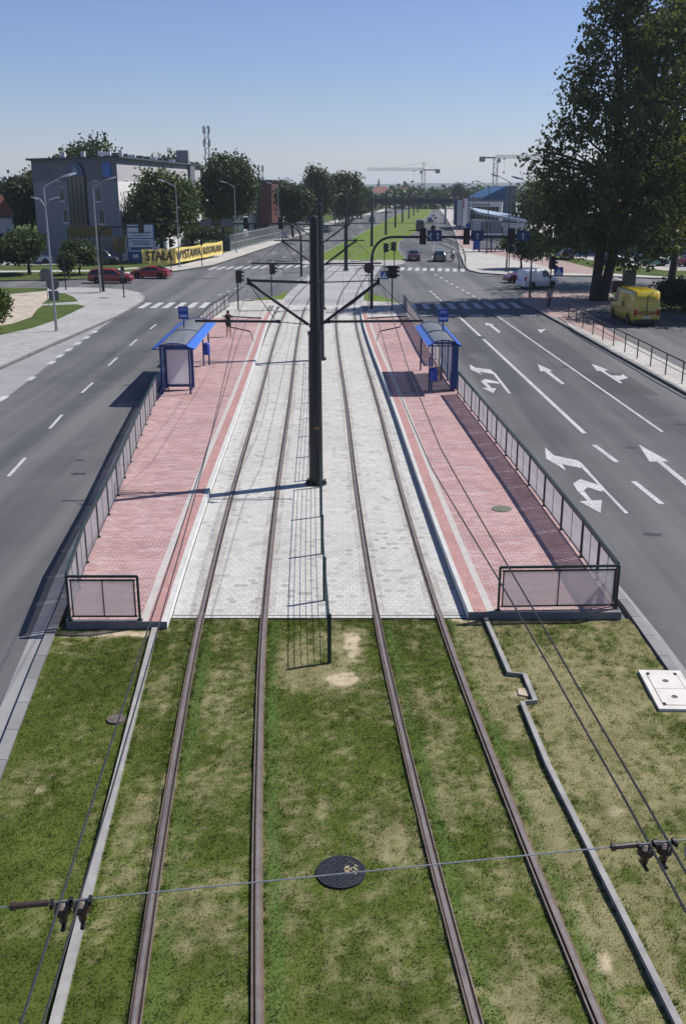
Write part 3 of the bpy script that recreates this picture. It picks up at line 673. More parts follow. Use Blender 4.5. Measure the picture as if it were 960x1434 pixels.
for x, y in ((-.27,.62),(.27,.62),(-.27,-.62),(.27,-.62)): MB().cbox((x, y, .04), (.05,.09,.012)).build('corner_bolt', m_black, root)
pm_ = G(702,713,.25); manhole(pm_[0], pm_[1], .30, .262, mat('greenish_iron', (.16,.17,.13), .8, var=.3, scale=10), m_straw, 'round greenish cover in the paving of the right platform', 6)
s = MB().prism([(3.42,17.35),(3.6,17.28),(3.66,17.42),(3.58,17.62),(3.44,17.6)], .05, .095).build('flat_stone', mat('stone', (.36,.30,.22), .9, var=.3, scale=5)); tag(s, 'flat brown stone lying in the notch of the zigzag edging', 'stone')

# ------------------------------------------------------------------ railings, fence
def railing(label, path, z0=.25, module=2.0, cat='railing', htop=1.06, pm=None, sub=2, name='glazed_railing'):
    root = empty(name, (path[0][0], path[0][1], z0 if not callable(z0) else z0(path[0][1])), label, cat); off = root.location
    zf = z0 if callable(z0) else (lambda Y: z0)
    pts = [path[0]]
    for a, b in zip(path, path[1:]):
        L = math.hypot(b[0]-a[0], b[1]-a[1]); k = max(1, round(L/module))
        pts += [(a[0]+(b[0]-a[0])*i/k, a[1]+(b[1]-a[1])*i/k) for i in range(1, k+1)]
    P3 = [(x, y, zf(y)) for x, y in pts]
    for p in P3:
        b = MB(); b.cbox((p[0], p[1], p[2]+htop/2-.03), (.05, .05, htop+.06)); b.cbox((p[0], p[1], p[2]+.008), (.12,.12,.016)); b.build('post', m_dgreen, root, off=off)
    tr = MB(); br = MB()
    for a, b in zip(P3, P3[1:]):
        a, b = Vector(a), Vector(b); d = (b-a).normalized()
        tr.bar(a+Vector((0,0,htop)), b+Vector((0,0,htop)), .055, .05); br.bar(a+d*.05+Vector((0,0,htop-.09)), b-d*.05+Vector((0,0,htop-.09)), .03, .035); br.bar(a+d*.05+Vector((0,0,.1)), b-d*.05+Vector((0,0,.1)), .03, .035)
        n = sub; L = (b-a).length
        for i in range(n):
            q0 = a+d*(.07+(L-.14)*i/n+.004); q1 = a+d*(.07+(L-.14)*(i+1)/n-.004)
            pb = MB(); pb.bar(q0+Vector((0,0,.545)), q1+Vector((0,0,.545)), .012, .86); pp = pb.build('panel', pm or m_panel, root, off=off)
            if i < n-1: br.bar(q1+d*.004+Vector((0,0,.1)), q1+d*.004+Vector((0,0,htop-.09)), .022, .022)
        for q in (a+d*.085, b-d*.085): br.bar(q+Vector((0,0,.1)), q+Vector((0,0,htop-.09)), .03, .022)
    tr.build('top_rail', m_dgreen, root, off=off); br.build('frame', m_dgreen, root, off=off)
    return root
zplat = lambda Y: .25 if Y < 72 else .25-.11*min(1, (Y-72)/10)
LR = lambda Y: LO(Y)+.06; RR = lambda Y: RO(Y)-.06
railing('frosted panel railing closing the near end of the left platform', [(-6.12,20.5),(-4.55,20.5)], .25, 1.6)
railing('frosted panel railing closing the near end of the right platform', [(3.56,21.05),(6.28,21.15)], .25, 2.8)
railing('long frosted panel railing on the road side of the left platform, near part', [(LR(Y),Y) for Y in (20.62,24.1,30,38,45.4)], zplat)
railing('frosted panel railing beyond the left shelter up to the zebra crossing', [(LR(Y),Y) for Y in (55.2,66,75,83)], zplat)
railing('long frosted panel railing on the road side of the right platform, near part', [(RR(Y),Y) for Y in (21.3,24.5,31.1,46.2)], zplat)
railing('frosted panel railing beyond the right shelter up to the zebra crossing', [(RR(Y),Y) for Y in (54.2,60,75,82.5)], zplat)
# fence between the tracks
root = empty('track_fence', (-.36, 18.8, .06), 'low dark green fence of thin bars between the two tracks', 'fence'); off = root.location
fx = lambda Y: C(Y)+.12 - .0*(Y)
Yf = [18.8, 22.1, 25.3, 28.5, 31.6]; Yf2 = [32.6, 35.7, 38.9, 42.1, 45.3, 48.5, 51.7, 54.9, 56.8]
for seq in (Yf, Yf2):
    for Y in seq: MB().cbox((fx(Y), Y, .06+.55), (.085,.06,1.1)).build('post', m_dgreen, root, off=off)
    for i, z in enumerate((.22,.4,.58,.76,.94,1.1)):
        b = MB()
        for a, c in zip(seq, seq[1:]): b.tube([(fx(a),a,z+.05),(fx(c),c,z+.05)], .007 if i < 5 else .011, 5)
        b.build('bar', m_dgreen, root, off=off)
# kerbside pedestrian rail on the right
root = empty('pedestrian_rail', (17.15, 46, .12), 'dark steel pedestrian rail along the right pavement', 'railing'); off = root.location
hand = [(17.5,38),(17.2,44.4),(17.08,46.9),(16.98,49.5),(16.92,52),(16.9,54.6),(16.86,57.1),(16.8,59.5),(16.74,61.9),(16.7,64.4),(16.68,67),(16.74,70.2),(17.0,73.4),(17.1,76.5)]
m_bronze = mat('brown_steel', (.06,.045,.04), .5, .3, var=.2)
for p in hand: MB().tube([(p[0],p[1],.12),(p[0],p[1],1.2)], .035, 8).build('post', m_bronze, root, off=off)
MB().tube([(p[0],p[1],1.22) for p in hand], .04, 8).build('handrail', m_bronze, root, off=off)
MB().tube([(p[0],p[1],.66) for p in hand], .018, 6).build('middle_rail', m_bronze, root, off=off)

# ------------------------------------------------------------------ overhead line masts and wires
def make_mast(loc, label, arms=True):
    root = empty('catenary_mast', loc, label, 'tram mast', group='tram masts along the tracks')
    b = MB(); b.lathe([(.36,0),(.36,.05),(.33,.055),(.33,.02)], 20); b.lathe([(.24,.05),(.232,.5),(.205,4.9),(.205,5.0)], 20); b.lathe([(.155,5.0),(.135,8.5),(.12,8.58),(.05,8.62)], 18); b.build('pole', m_mast, root)
    for i in range(8):
        a = i*math.pi/4+.2; MB().lathe([(.035,.05),(.035,.15),(.02,.16)], 8, (.30*math.cos(a), .30*math.sin(a), 0)).build('anchor_bolt', m_mast, root)
    if arms:
        for z, r in ((5.02,.235),(5.26,.19),(6.6,.18)): MB().lathe([(r,z-.05),(r,z+.05)], 18).build('collar', m_mast, root)
        for s in (-1, 1):
            x1 = -2.08 if s < 0 else 2.02
            a = MB(); a.tube([(s*.2,0,5.28),(x1,0,6.62)], .05, 8); ar = a.build('brace', m_mast, root)
            MB().tube([(x1,0,6.52),(x1,0,6.74)], .04, 8).build('insulator', m_black, ar)
            a = MB(); a.tube([(s*.2,0,6.6),(x1,0,6.66)], .045 if s < 0 else .018, 8); a.build('tie', m_mast, root)
            x0, x2 = (-1.21, -3.8) if s < 0 else (.5, 3.45)
            a = MB(); a.tube([(x0,0,5.38),(x2,0,5.40)], .042, 8); a.tube([(x0,0,5.38),(x0-s*.12,0,5.38)], .06, 8); ar = a.build('register_arm', m_mast, root)
            a = MB(); a.tube([(x0,0,5.38),(s*.24,0,5.29)], .014, 6); a.tube([(x2+s*-.2,0,5.40),(x1,0,6.6)], .012, 6); a.tube([(x0,0,5.38),(x1,0,6.6)], .012, 6); a.build('stay', m_mast, ar)
            a = MB(); xm = s*2.02
            a.tube([(xm+s*.9,0,5.40),(xm+s*.9,-.05,5.56),(xm-s*.35,-.1,5.50)], .02, 6); a.tube([(xm+s*.75,0,5.38),(xm+s*.7,.1,5.2),(xm+s*.05,.1,5.06)], .02, 6); a.tube([(xm+s*.05,.1,5.06),(xm-s*.05,.1,4.75)], .012, 6)
            a.build('steady_arm', m_mast, ar)
    return root
pos = [(-.9,32.0),(-1.3,57.2),(-1.72,82.1),(.35,121.1),(4.8,172),(8.9,215),(12.8,254),(16.6,290),(20.6,325),(24.6,362),(29,405)]
lab = ['nearest tall dark mast, standing on the paved tram bed between the platforms', 'second tall dark mast, half hidden behind the nearest one', 'third mast at the far end of the platforms, lined up behind two others', 'dark mast at the far side of the crossing where the lawn begins',
       'first mast standing on the green median lawn, beyond the crossing', 'second mast on the green median lawn', 'third mast on the green median lawn']
mast0 = make_mast((pos[0][0], pos[0][1], .05), lab[0])
for i, p in enumerate(pos[1:], 1):
    dx = C(p[1]+2)-C(p[1]-2); dup(mast0, (p[0], p[1], .05 if i < 3 else .10), -math.atan2(dx, 4), lab[i] if i < 7 else 'distant mast in the row far along the median', 'tram masts along the tracks')
m_plate = mat('yellow_mark', (.45,.33,.05), .6)
text('mast_number', '112', .13, face_matrix((.02,-.232,1.95), (1,0,0)), m_plate, mast0, .002)
# contact wires with their sag, messenger wires
def wire(label, d, dz, r, top):
    pts = []
    near = [(1.5, 2.12), (5.36, 1.97), (9.2, 1.74), (14.6, 1.34), (20, 1.17), (26, 1.12), (32, 1.10)] if d > 0 else [(1.5, -1.50), (4.83, -1.66), (8.4, -1.85), (14.6, -2.15), (20, -2.45), (26, -2.8), (32, -3.05)]
    for Y in yr(1.5, 32, 1.5):
        pts.append((lerp_tab(near, Y) + dz, Y, (5.5 if not top else 5.5 + 1.05*ss(np.array(Y), 5, 32)) - .06*math.sin(math.pi*(Y-5)/27)*(0 if Y < 5 else 1)))
    sup = [p[1] for p in pos]
    for a, b in zip(sup, sup[1:]):
        for Y in yr(a, b, 4)[1:]:
            t = (Y-a)/(b-a); x = (C(a)*(1-t) + C(b)*t)
            xa = lerp_tab([(a, pos[sup.index(a)][0]), (b, pos[sup.index(b)][0])], Y) + d*1.0
            pts.append((xa + dz, Y, 5.15 - .03*4*t*(1-t) if not top else 6.55 - .75*4*t*(1-t)))
    off = Vector(pts[0]); o = MB().tube(pts, r, 5).build('overhead_wire', m_wire, off=off); o.location = off
    return tag(o, label, 'wire', 'overhead tram wires')
wire('contact wire over the left track', -2.0, 0, .008, False); wire('carrier wire above the left track, sagging between masts', -2.0, .11, .007, True)
wire('contact wire over the right track, the inner of the pair in the foreground', 2.0, 0, .009, False); wire('carrier wire above the right track, the outer of the pair in the foreground', 2.0, .13, .009, True)
# span wire in the foreground
A, B = Vector((-9.0,3.75,6.2)), Vector((9.5,6.55,6.25))
def sp(x):
    t = (x-A.x)/(B.x-A.x); p = A.lerp(B, t); p.z = 5.50; return p
o = MB().tube([sp(x) for x in yr(-9, 9.5, .8)], .0046, 6).build('span_wire', m_steel, off=sp(-9)); o.location = sp(-9); tag(o, 'thin pale cross wire spanning the grass in the foreground', 'wire')
def clamp(x, label, turn):
    p = sp(x); root = empty('wire_hanger', p, label, 'wire hanger', R(turn), 'hangers on the foreground cross wire')
    b = MB(); b.lathe([(.018,-.02),(.05,-.035),(.052,-.075),(.03,-.10),(.022,-.15),(.01,-.16)], 12); b.build('insulator', mat('brown_insulator', (.035,.016,.012), .25, coat=.4), root)
    b = MB(); b.lathe([(.02,-.01),(.049,-.03),(.049,-.036)], 12, (0,0,.004)); b.build('cap', mat('insulator_cap', (.13,.10,.085), .6), root)
    [MB().tube([(q*.065,0,0),(q*.045,0,.0)], .022, 8).cbox((q*.055,-.02,.0),(.02,.05,.03)).build('clip', m_black, root) for q in (-1, 1)]
    b = MB(); b.tube([(0,-.05,-.165),(0,.05,-.165)], .014, 6); b.build('grip', m_black, root); return root
for x, l in ((-1.655,'left one of the two brown hangers over the left edging'),(-1.545,'right one of the two brown hangers over the left edging'),(1.94,'left one of the two brown hangers on the right of the cross wire'),(2.07,'right one of the two brown hangers on the right of the cross wire')): clamp(x, l, 8)
for x0, x1, l in ((-1.93,-1.73,'dark rod insulator on the left end of the cross wire'),(1.72,1.88,'dark rod insulator beside the right pair of hangers')):
    a, b_ = sp(x0), sp(x1); o = MB().tube([a-a, b_-a], .019, 8).tube([a-a-Vector((.012,0,0)), Vector((.012,0,0))], .026, 8).build('rod_insulator', mat('brown_rod', (.045,.03,.025), .45)); o.location = a; tag(o, l, 'insulator')
p = sp(2.33); o = MB().tube([(.11*math.cos(a*math.pi/9), .03*math.sin(a*math.pi/9), -.11+.11*math.sin(a*math.pi/9)) for a in range(-2, 18)], .006, 6).build('wire_loop', m_steel); o.location = p; tag(o, 'loose loop of pale wire at the right edge', 'wire')

# ------------------------------------------------------------------ tram shelters
def shelter(label, cx, cy, L, W, side, rz, mesh_back=True):
    # local: x across (side: +1 means open towards +x), y along from near (0) to far (L)
    root = empty('tram_shelter', (cx, cy, .25), label, 'tram shelter', rz, 'blue tram shelters on the platforms')
    hz = 2.28; posts = []
    xb, xf = -side*W*.36, side*W*.30
    for y in (.85, L*.5, L-.85):
        b = MB(); b.cbox((xb, y, hz/2), (.09,.09,hz)); b.build('post', m_blued, root)
    for y in (.85, L-.35):
        b = MB(); b.cbox((xf, y, hz/2), (.08,.08,hz)); b.build('post', m_blued, root)
    # roof: two blue eave boards and a bowed translucent middle
    w2 = W/2
    for s in (-1, 1):
        b = MB(); x0, x1 = s*w2*.62, s*w2
        b.add([(x0,0,2.40),(x1,0,2.26),(x1,L,2.26),(x0,L,2.40),(x0,0,2.36),(x1,0,2.21),(x1,L,2.21),(x0,L,2.36)], [(0,1,2,3) if s>0 else (3,2,1,0),(7,6,5,4) if s>0 else (4,5,6,7),(0,4,5,1),(1,5,6,2),(2,6,7,3),(3,7,4,0)])
        b.build('eave', m_blue, root)
    n = 8; xs = [-w2*.62 + w2*1.24*i/n for i in range(n+1)]; zf = lambda x: 2.40+.10*(1-(x/(w2*.62))**2)
    b = MB(); vs = [(x, y, zf(x)+d) for d in (0, -.012) for y in (0.03, L-.03) for x in xs]; m_ = n+1
    b.add(vs, [(i, i+1, m_+i+1, m_+i) for i in range(n)] + [(2*m_+i+1, 2*m_+i, 3*m_+i, 3*m_+i+1) for i in range(n)]); b.build('roof_sheet', m_roofp, root, True)
    b = MB()
    for y in (.02, L*.5, L-.02): b.tube([(x, y, zf(x)+.004) for x in xs], .028, 6)
    for s in (-1, 1): b.tube([(s*w2*.62, 0, 2.42), (s*w2*.62, L, 2.42)], .03, 6)
    for y in (.85, L-.85): b.bar((-w2*.9, y, 2.25), (w2*.9, y, 2.25), .06, .08)
    for y in (.03, L-.03):
        b.bar((-w2*.95, y, 2.24), (w2*.95, y, 2.24), .04, .05)
        for i in (-2, -1, 0, 1, 2): b.bar((i*w2*.2, y, 2.24), (i*w2*.2, y, zf(i*w2*.2)), .025, .025)
    b.build('roof_frame', m_blued, root)
    # back glazing
    for a, c in ((.95, L*.5-.06), (L*.5+.06, L-.95)):
        f = MB(); f.bar((xb, a, .12), (xb, c, .12), .04, .05); f.bar((xb, a, 2.05), (xb, c, 2.05), .04, .05); f.bar((xb, (a+c)/2, .12), (xb, (a+c)/2, 2.05), .03, .03); fo = f.build('back_frame', m_blued, root)
        MB().box(xb-.006, xb+.006, a, c, .16, 2.02).build('pane', m_clear, fo)
    # bench
    b = MB(); b.box(xb+side*.12 if side>0 else xb-.5, xb+.5 if side>0 else xb-.12, 3.2, L-1.6, .42, .46)
    for y in (3.5, L-1.9): b.box(min(xb+side*.27,xb+side*.33), max(xb+side*.27,xb+side*.33), y-.03, y+.03, 0, .42)
    b.build('bench', mat('bench_wood', (.16,.10,.06), .6), root)
    # end advert panel
    return root, xb, xf
sl, xb, xf = shelter('blue tram shelter on the left platform with a pale end board', -7.72, 45.3, 9.2, 1.98, 1, R(1.0))
ca = Vector((0,0,0))
f = MB(); x0, x1 = xb-.03, xf+.06
f.box(x0, x0+.13, 1.86, 2.0, .12, 2.12); f.box(x1-.13, x1, 1.86, 2.0, .12, 2.12); f.box(x0+.132, x1-.132, 1.86, 2.0, .16, .28); f.box(x0+.132, x1-.132, 1.86, 2.0, 1.96, 2.12); f.box(x0+.1,x0+.16,1.88,1.98,0,.118); f.box(x1-.16,x1-.1,1.88,1.98,0,.118)
fo = f.build('board_frame', m_blued, sl); MB().box(x0+.134, x1-.134, 1.885, 1.975, .284, 1.956).build('board', m_poster, fo)
sr, xb2, xf2 = shelter('blue tram shelter on the right platform with a bin on its front post', 4.72, 46.3, 6.6, 1.62, -1, R(1.2))
b = MB(); b.box(xb2-.17, xb2+.14, .55, 1.1, .1, 2.2); b.build('advert_case', m_blued, sr)
def bin_(loc, label, rz=0):
    root = empty('litter_bin', loc, label, 'litter bin', rz, 'blue litter bins')
    m = mat('bin_blue', (.012,.06,.42), .35, coat=.3)
    b = MB(); b.lathe([(.13,-.28),(.165,-.26),(.175,.22),(.16,.24),(.15,.2)], 16); b.build('body', m, root)
    b = MB(); b.lathe([(.175,.26),(.185,.3),(.12,.36),(.02,.38)], 16); b.cbox((0,.16,.24),(.04,.05,.1)); b.cbox((0,-.16,.24),(.04,.05,.1)); b.build('hood', m, root); return root
bn = bin_((-7.35, 53.9, 1.15), 'blue litter bin on the far front post of the left shelter')
b = MB(); b.tube([(0,0,-.9),(0,0,.9)], .04, 8); o = b.build('post', m_blued, bn); o.location = (-.2,0,0)
b2 = dup(bn, (4.30, 47.05, .98), 0, 'blue litter bin on the near front post of the right shelter')
def stop_sign(loc, label):
    root = empty('stop_sign', loc, label, 'stop sign', 0, 'tram stop signs above the shelters')
    MB().tube([(0,0,0),(0,0,3.0)], .035, 8).build('pole', m_blued, root)
    p = MB().cbox((0,-.03,3.22),(.50,.05,.62)).build('plate', m_signblue, root)
    b = MB(); b.cbox((0,-.062,3.38),(.34,.012,.14)); b.cbox((0,-.062,3.07),(.40,.012,.13)); s = b.build('pale_panel', mat('sign_lavender', (.34,.38,.62), .5), p)
    b = MB()
    for x in (-.1, 0, .1): b.cbox((x,-.072,3.39),(.06,.006,.06))
    b.cbox((0,-.072,3.325),(.3,.006,.02)); b.build('tram_pictogram', m_signblue, p); return root
ss0 = stop_sign((-8.05, 50.9, .25), 'blue tram stop sign standing above the left shelter roof')
dup(ss0, (4.95, 49.8, .25), 0, 'blue tram stop sign standing above the right shelter roof')

# ------------------------------------------------------------------ street lamps
def lamp(loc, label, h, arm, rz, m=None, lum_light=True, double=False, group='street lamps along the boulevard'):
    root = empty('street_lamp', loc, label, 'street lamp', rz, group); m = m or m_steel
    b = MB(); b.tube([(0,0,0),(0,0,1.4),(0,0,1.45),(0,0,h)], [.10,.095,.075,.045], 10); b.lathe([(.16,0),(.16,.03),(.11,.05)], 10); b.build('pole', m, root)
    for s in ((1, -1) if double else (1,)):
        L = arm if s > 0 else arm*.8
        b = MB(); b.tube([(0,0,h-.1),(s*.05,0,h+.02),(s*L*.55,0,h+.36),(s*L,0,h+.62)], [.045,.045,.035,.03], 8); ar = b.build('arm', m, root)
        b = MB(); e = Vector((s*L,0,h+.62)); d = Vector((s*.97,0,.24))
        b.add([tuple(e+d*u+Vector((0,v,w))) for u, v, w in ((-.05,-.06,-.03),(-.05,.06,-.03),(-.05,.05,.06),(-.05,-.05,.06),(.45,-.17,-.07),(.45,.17,-.07),(.45,.13,.10),(.45,-.13,.10),(.9,-.12,-.04),(.9,.12,-.04),(.9,.08,.07),(.9,-.08,.07))],
              [(0,1,2,3),(0,4,5,1),(1,5,6,2),(2,6,7,3),(3,7,4,0),(4,8,9,5),(5,9,10,6),(6,10,11,7),(7,11,8,4),(11,10,9,8)])
        b.build('lantern', mat('lantern_grey', (.42,.43,.44), .35, .2), ar)
    return root
l0 = lamp((-19.6, 68.7, .12), 'tall grey street lamp on the near left pavement beside the grass tongue', 9.4, 1.25, R(25))
lampspots = [((-22.7,95.2,.12), R(10), 1.0, 'grey street lamp at the rounded corner of the left pavement'), ((-20.2,126.6,.12), R(200), 1.0, 'street lamp in front of the yellow banner'),
  ((-16.0,154.5,.12), R(190), 1.0, 'street lamp beside the white bar fence'), ((-11.8,190,.12), R(190), 1.0, 'street lamp by the row of round trees'), ((-7.6,240,.12), R(190), 1.0, 'first lamp beyond the row of round trees'), ((-1,300,.12), R(188), 1.0, 'distant lamp left of the median'),
  ((16.7,90.8,.12), R(170), 1.0, 'dark lamp post in the shade at the right corner, its head beside the poplar'), ((19.0,119.0,.12), R(172), 1.05, 'lamp post at the far right corner of the crossing'), ((21.2,152,.12), R(174), 1.0, 'lamp post beside the far bus shelter'),
  ((25.5,205,.12), R(174), 1.0, 'lamp post in front of the glass showroom'), ((30,262,.12), R(174), 1.0, 'lamp post in front of the blue building'), ((37,345,.12), R(174), 1.0, 'small far lamp post on the right pavement')]
m_lampd = mat('dark_lamp_grey', (.05,.055,.06), .5, .2)  # darker pole colour for the lamps on the right
l1 = None
for loc, rz, s, lb in lampspots:
    if loc[0] > 10 and l1 is None: l1 = lamp(loc, lb, 9.4, 1.25, rz, m_lampd)
    else: dup(l1 if loc[0] > 10 or loc[1] > 150 and l1 else l0, loc, rz, lb, scale=s)
l2 = lamp((-29.0, 101.5, .12), 'thin short lamp with two heads behind the round sign', 7.6, .5, R(0), double=True)

# ------------------------------------------------------------------ traffic lights, signs
m_lens = {c: mat('lens_'+c, k, .25) for c, k in (('red',(.09,.008,.006)),('amber',(.10,.05,.006)),('green',(.006,.07,.035)))}
def head(parent, M, n=3, board=False):
    b = MB()
    if board: b.cbox((0,.02,0),(.52,.03,1.25))
    b.cbox((0,-.12,0),(.30,.26,.31*n+.04)); b.xf(M); h = b.build('signal_head', m_black, parent)
    for i in range(n):
        z = ((n-1)/2-i)*.31
        v = MB(); pts = [(.12*math.cos(a), -.25, z+.12*math.sin(a)) for a in [R(-20+22*k) for k in range(11)]]
        vs = pts + [(p[0], -.45, p[2]-.01) for p in pts]; v.add(vs, [(k, k+1, 11+k+1, 11+k) for k in range(10)]); v.xf(M); v.build('visor', m_black, h)
        q = MB(); q.lathe([(.105,0),(.09,.02),(.04,.03)], 14); q.xf(M @ Matrix.Translation((0,-.25,z)) @ Matrix.Rotation(R(90),4,'X')); q.build('lens', m_lens[('red','amber','green')[i] if n == 3 else ('red','green')[i]], h)
    return h
def Mz(x, y, z, rz=0): return Matrix.Translation((x,y,z)) @ Matrix.Rotation(rz,4,'Z')
def signal(loc, label, h, faces, n=3):
    root = empty('traffic_light', loc, label, 'traffic light', 0, 'traffic lights round the crossing')
    b = MB(); b.tube([(0,0,0),(0,0,h)], .055, 8); b.lathe([(.12,0),(.12,.04),(.06,.06)], 8); b.build('pole', m_black, root)
    for f in faces:
        a = R(f); head(root, Mz(.08*math.sin(a)*1, -.08*math.cos(a), h-.45, a), n)
    return root
signal((-8.4,81.1,.14), 'traffic light at the far end of the left platform railing', 3.05, (15, 110))
signal((-6.3,89.6,.06), 'traffic light beyond the left platform on its grass wedge', 3.1, (10, 100))
tl4 = signal((3.9,80.6,.14), 'traffic light with a blue pedestrian sign at the end of the right platform', 3.45, (-80, 100, 20))
b = MB(); b.cbox((-.62,-.05,2.75),(.62,.03,.62)); p = b.build('sign_plate', m_signblue, tl4)
b = MB(); b.add([(-.87,-.068,2.53),(-.37,-.068,2.53),(-.62,-.068,2.99)], [(0,1,2)]); b.build('white_triangle', m_white, p)
b = MB()
for q in (((-.64,-.074,2.88),(.06,.004,.06)),((-.64,-.074,2.76),(.05,.004,.14)),((-.59,-.074,2.64),(.04,.004,.16)),((-.69,-.074,2.64),(.04,.004,.16))): b.cbox(*q)
b.build('walking_figure', m_signblue, p)
signal((4.7,116.0,.1), 'left one of the two small lights at the tip of the median', 3.35, (170, 60))
signal((5.8,116.0,.1), 'right one of the two small lights at the tip of the median', 3.5, (170, 300))
signal((-26.7,98.0,.12), 'dark traffic light at the left edge of the grey corner pavement', 3.3, (200,))
t = signal((-19.6,90.8,.12), 'short post with a grey box at the tip of the left pavement', 2.75, (185,), 2)
MB().cbox((0,-.12,2.0),(.36,.12,.6)).build('control_box', m_grey, t)
signal((-17.6,128.0,.12), 'thin traffic light post in front of the right end of the banner', 3.3, (180,), 2)
signal((-20.9,124.5,.12), 'pair of dark signal heads beside the banner lamp', 3.4, (170, 95), 3)
trr = signal((17.1,84.1,.125), 'traffic light in the shade at the right corner with a blue pedestrian sign', 3.9, (0, 90, 180))
b = MB(); b.cbox((.62,-.05,2.75),(.75,.03,.75)); p = b.build('sign_plate', m_signblue, trr)
b = MB(); b.add([(.32,-.068,2.48),(.92,-.068,2.48),(.62,-.068,3.04)], [(0,1,2)]); b.build('white_triangle', m_white, p)
b = MB(); b.cbox((.6,-.074,2.9),(.06,.004,.06)); b.cbox((.6,-.074,2.76),(.05,.004,.16)); b.cbox((.65,-.074,2.62),(.04,.004,.16)); b.cbox((.55,-.074,2.62),(.04,.004,.16)); b.build('walking_figure', m_signblue, p)
s2 = signal((18.6,114.9,.12), 'traffic light with a small dark sign at the far right corner', 3.3, (180, 90), 2)
MB().cbox((.5,-.03,2.7),(.75,.04,.55)).build('sign_plate', m_grey, s2)
# gantries
m_bluewhite = mat('dull_blue_white', (.34,.38,.44), .5)  # dull bluish white for the gantry arrows
def gantry(label, x0, x1, Y, z, ypole_z, heads, signs, back=False, curve=1.6):
    root = empty('signal_gantry', (x0, Y, .1), label, 'signal gantry'); off = root.location
    s = 1 if x1 > x0 else -1; b = MB()
    pts = [(x0,Y,.1),(x0,Y,z-curve)] + [(x0+s*curve*(1-math.cos(a)), Y, z-curve+curve*math.sin(a)) for a in [R(15*k) for k in range(1,7)]] + [(x1,Y,z)]
    b.tube(pts, [.13,.12]+[.10]*6+[.07], 10); b.lathe([(.22,.1),(.22,.14),(.13,.16)], 12, (x0,Y,0)); b.build('frame', m_black, root, off=off)
    for x in heads: head(root, Mz(x-off.x, (-.1 if not back else .1), z-off.z+.05, 0 if not back else math.pi), 3, True)
    for x, w, h, kind in signs:
        m = mat('shaded_sign_blue', (.010,.028,.10), .5, var=.1) if not back else m_grey  # darker copy of the sign blue, shade on the signs painted in
        p = MB().cbox((x,Y-.1,z+.1),(w,.05,h)).build('sign', m, root, off=off)
        if kind:
            b = MB()
            for k, dx in enumerate((-.28,.28) if kind == 2 else (0,)):
                b.cbox((x+dx,Y-.13,z),(.10,.006,h*.45))
                b.add([(x+dx-.16,Y-.133,z+h*.2),(x+dx+.16,Y-.133,z+h*.2),(x+dx,Y-.133,z+h*.42)], [(0,1,2)])
            if kind == 2: b.cbox((x-.45,Y-.13,z+h*.08),(.36,.006,.10))
            b.build('white_arrow', m_bluewhite, p, off=off)
    return root
gantry('black curved signal gantry over the right carriageway with lane lights and blue lane signs', 2.3, 14.9, 81.6, 5.75, 0, (6.3, 9.75, 13.3), ((7.2,1.15,.85,2),(10.6,1.0,.8,1),(14.2,1.0,.8,1)))
gantry('dark gantry across the left carriageway with the backs of its signs showing', -4.6, -24, 113, 5.7, 0, (-6.8, -10.6), ((-14.9,1.1,.8,0),(-12.6,1.4,.8,0)), True)
gantry('curved signal arm at the left corner in front of the grey building', -22.6, -18.9, 95.9, 6.0, 0, (-18.7,), (), True, 1.0)
# road sign backs
def disc_sign(loc, label, h, r, rz=0, extra=None, m=None, n=None):
    root = empty('road_sign', loc, label, 'road sign', rz)
    MB().tube([(0,0,0),(0,0,h)], .03, 8).build('post', m_grey, root)
    b = MB(); b.lathe([(r,-.012),(r,.012)], 28); b.xf(Matrix.Translation((0,-.05,h-r)) @ Matrix.Rotation(R(90),4,'X')); b.build('disc', m or m_grey, root)
    if extra: MB().cbox((0,-.05,h-2*r-extra[1]/2-.04),(extra[0],.02,extra[1])).build('plate', m_grey, root)
    return root
disc_sign((-22.4,78.6,.12), 'grey back of a round road sign over a square plate on the grass tongue', 2.75, .48, R(10), (.75,.75))
disc_sign((-24.6,84.5,.12), 'grey back of a second round sign, higher and behind the first', 3.0, .5, R(10))
disc_sign((2.05,80.9,.25), 'round black sign back fixed beside the gantry post', 3.6, .42, 0, None, m_black)
disc_sign((15.3,176,.12), 'small round black sign on the kerb of the far right pavement', 3.2, .42, 0, None, m_black)
disc_sign((22.3,185,.12), 'round blue road sign in front of the far bus shelter', 3.3, .42, 0, None, m_signblue)
# curved guard rail on the far right pavement
root = empty('guard_rail', (15.4,123.4,.12), 'thin dark curved guard rail on the far right pavement', 'railing'); off = root.location
cv = GP([(651,376),(650,366),(647,357),(640,350),(630,345),(618,342),(609,340)])
b = MB(); b.tube([(x,y,1.0) for x,y in cv], .07, 6); b.tube([(x,y,.55) for x,y in cv], .04, 6); b.build('rail', m_black, root, off=off)
for x, y in cv: MB().tube([(x,y,.1),(x,y,1.0)], .04, 6).build('post', m_black, root, off=off)
